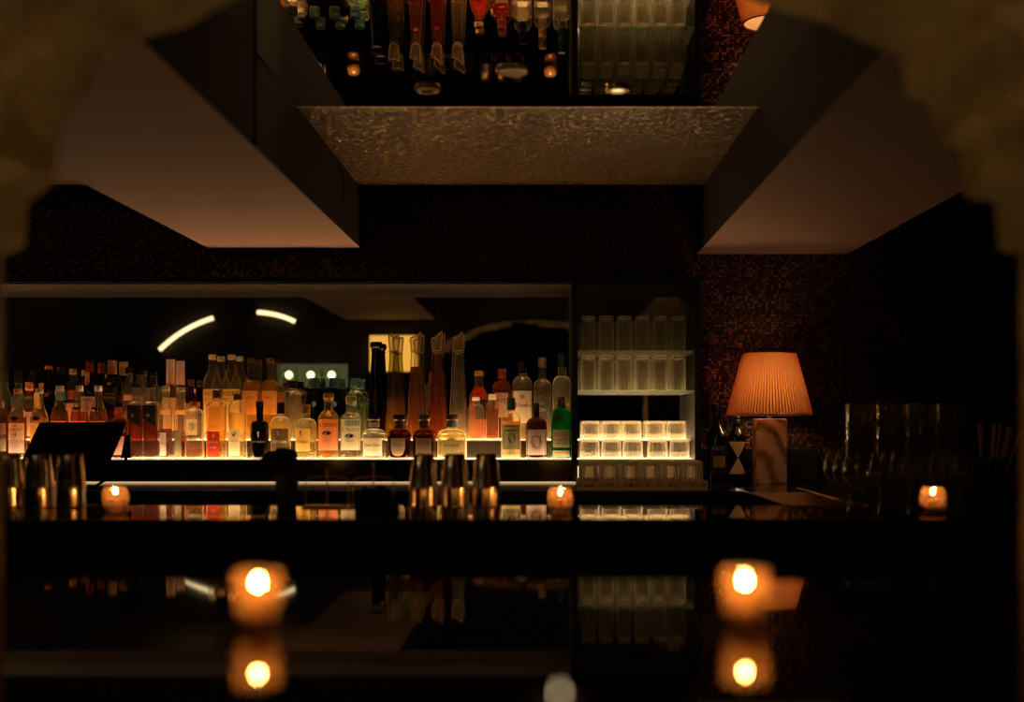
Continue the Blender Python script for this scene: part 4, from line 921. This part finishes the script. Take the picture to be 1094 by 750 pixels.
t = thing('ceiling_speaker', (PX(548, d), d, ZC-.006), 'flat pale round disc fixed to the ceiling mirror', 'ceiling speaker')
MB().lathe([(0, -.008), (.036, -.008), (.041, -.005), (.042, -.0002), (0, -.0002)], 32).build('grille', plain('pale_grille', (.45, .35, .26), .6), t)
MB().lathe([(.037, -.009), (.042, -.008), (.042, -.006), (.037, -.006)], 32).build('ring', M_cup, t)
# short cord on the left soffit
dd = 4.88; xx = lx1+.004
tag(MB().tube([(xx, dd, PZ(183, dd)), (xx+.004, dd+.01, PZ(198, dd)), (xx+.003, dd, PZ(212, dd)), (xx, dd-.01, PZ(218, dd))], .003, 8).build('cord', M_matte), 'short black cord hanging on the side of the left ceiling box', 'cord')

# ------------------------------------------------------------------ things on the bar side of the arch wall, seen in the back mirror
YW = AD+.002; SM = F/(2*NB-YW)
def mx(px): return (px-CX)/SM
def mz(py): return ZE-(py-CY)/SM
hw = (mx(446)-mx(396))/2; hh = mz(358)-mz(398)
def sconce(x, label):
    t = thing('wall_sconce', (x, YW, mz(398)), label, 'wall light')
    for a_, b_ in ((-hw, -.006), (.006, hw)): MB().box(a_, b_, .012, .055, .006, hh-.006).build('glass_panel', emit('sconce_glass', (1., .50, .075), 1.15), t, smooth=0)
    MB().box(-hw-.01, hw+.01, -.002, .012, 0, hh).build('back_plate', M_brass, t, smooth=0)
    MB().box(-hw-.01, hw+.01, .012, .06, 0, .006).build('frame', M_brass, t, smooth=0)
sconce((mx(396)+mx(446))/2, 'square glowing yellow wall light reflected in the mirror behind tall bottles')
M_led = emit('led_tube', (1., .78, .38), 2.6)
def arc(pts, label):
    P = [Vector((mx(x), YW+.03, mz(y))) for x, y in pts]; Q = []
    for i in range(13):
        u = i/12; Q.append((1-u)**2*P[0]+2*u*(1-u)*P[1]+u*u*P[2])
    t = thing('light_tube', tuple(P[0]), label, 'wall light', 'curved light tubes seen in the mirror')
    MB().tube([q-P[0] for q in Q], .016, 10).build('tube', M_led, t)
    e = MB(); e.tube([Q[0]-P[0]-Vector((0, .032, 0)), Q[0]-P[0]], .012, 8); e.tube([Q[-1]-P[0]-Vector((0, .033, 0)), Q[-1]-P[0]], .012, 8); e.build('bracket', M_matte, t)
arc([(172, 374), (196, 350), (229, 340)], 'longer curved glowing light tube reflected in the left of the back mirror')
arc([(276, 334), (298, 335), (316, 344)], 'shorter curved glowing light tube reflected in the back mirror')
# lit shelf of green glass
t = thing('wall_shelf', (mx(334), YW, mz(414)), 'small wall shelf with lit green bottles reflected in the mirror', 'shelf')
MB().box(-.27, .27, 0, .14, -.02, 0).build('board', M_matte, t, smooth=0)
MB().box(-.27, .27, 0, .006, 0, .18).build('backlight', emit('backlight', (.75, .80, .35), .10), t, smooth=0)
G_gb = glass('green_bottle_glass', (.55, .75, .35), .25, (.6, .75, .3))
for i, x in enumerate((-.19, -.115, .005, .085, .20)):
    b = thing('green_bottle', (mx(334)+x, YW+.07, mz(414)+.0005), f'green glass bottle on the reflected wall shelf, {ORD[i]} from left', 'bottle', 'green bottles on the wall shelf')
    MB().lathe([(0, 0), (.026, 0), (.028, .004), (.028, .085), (.012, .115), (.011, .150), (.009, .150), (0, .149)], 18).build('glass_body', G_gb, b)
for i, px_ in enumerate((312, 335, 357)):
    b = thing('globe_light', (mx(px_), YW+.115, mz(414)+.0005), f'small round glowing light on the reflected shelf, {ORD[i]} from left', 'lamp', 'globe lights on the wall shelf')
    MB().lathe([(0, 0), (.016, 0), (.016, .06), (.010, .066), (0, .066)], 14).build('base', M_brass, b)
    MB().lathe([(.0, .066)]+[(.026*math.sin(PI*k/10), .092-.026*math.cos(PI*k/10)) for k in range(1, 10)]+[(0, .118)], 16).build('globe', emit('globe_glass', (1., .82, .45), 5.), b)

# ------------------------------------------------------------------ camera and render look
cam = bpy.data.cameras.new('camera'); co = bpy.data.objects.new('camera', cam); col.objects.link(co)
co.location = (0, 0, ZE); co.rotation_euler = (PI/2, 0, 0)
cam.sensor_width = 36; cam.sensor_fit = 'HORIZONTAL'; cam.lens = F/1094*36
cam.shift_x = (547-CX)/1094; cam.shift_y = (CY-375)/1094
cam.clip_start = .02; cam.clip_end = 60
cam.dof.use_dof = True; cam.dof.focus_distance = 5.3; cam.dof.aperture_fstop = (F/1094*36)/36.
sc.camera = co
wd = bpy.data.worlds.new('world'); sc.world = wd; wd.use_nodes = True
wd.node_tree.nodes['Background'].inputs[0].default_value = (.02, .012, .008, 1); wd.node_tree.nodes['Background'].inputs[1].default_value = .02
sc.view_settings.view_transform = 'Standard'; sc.view_settings.look = 'None'; sc.view_settings.gamma = 1; sc.view_settings.exposure = 0.0
sc.view_settings.use_curve_mapping = False
cy = sc.cycles
cy.max_bounces = 14; cy.transparent_max_bounces = 40; cy.transmission_bounces = 12; cy.glossy_bounces = 8; cy.diffuse_bounces = 4
cy.sample_clamp_indirect = 4; cy.blur_glossy = .3; cy.use_denoising = True; cy.use_adaptive_sampling = False; cy.filter_width = 1.15
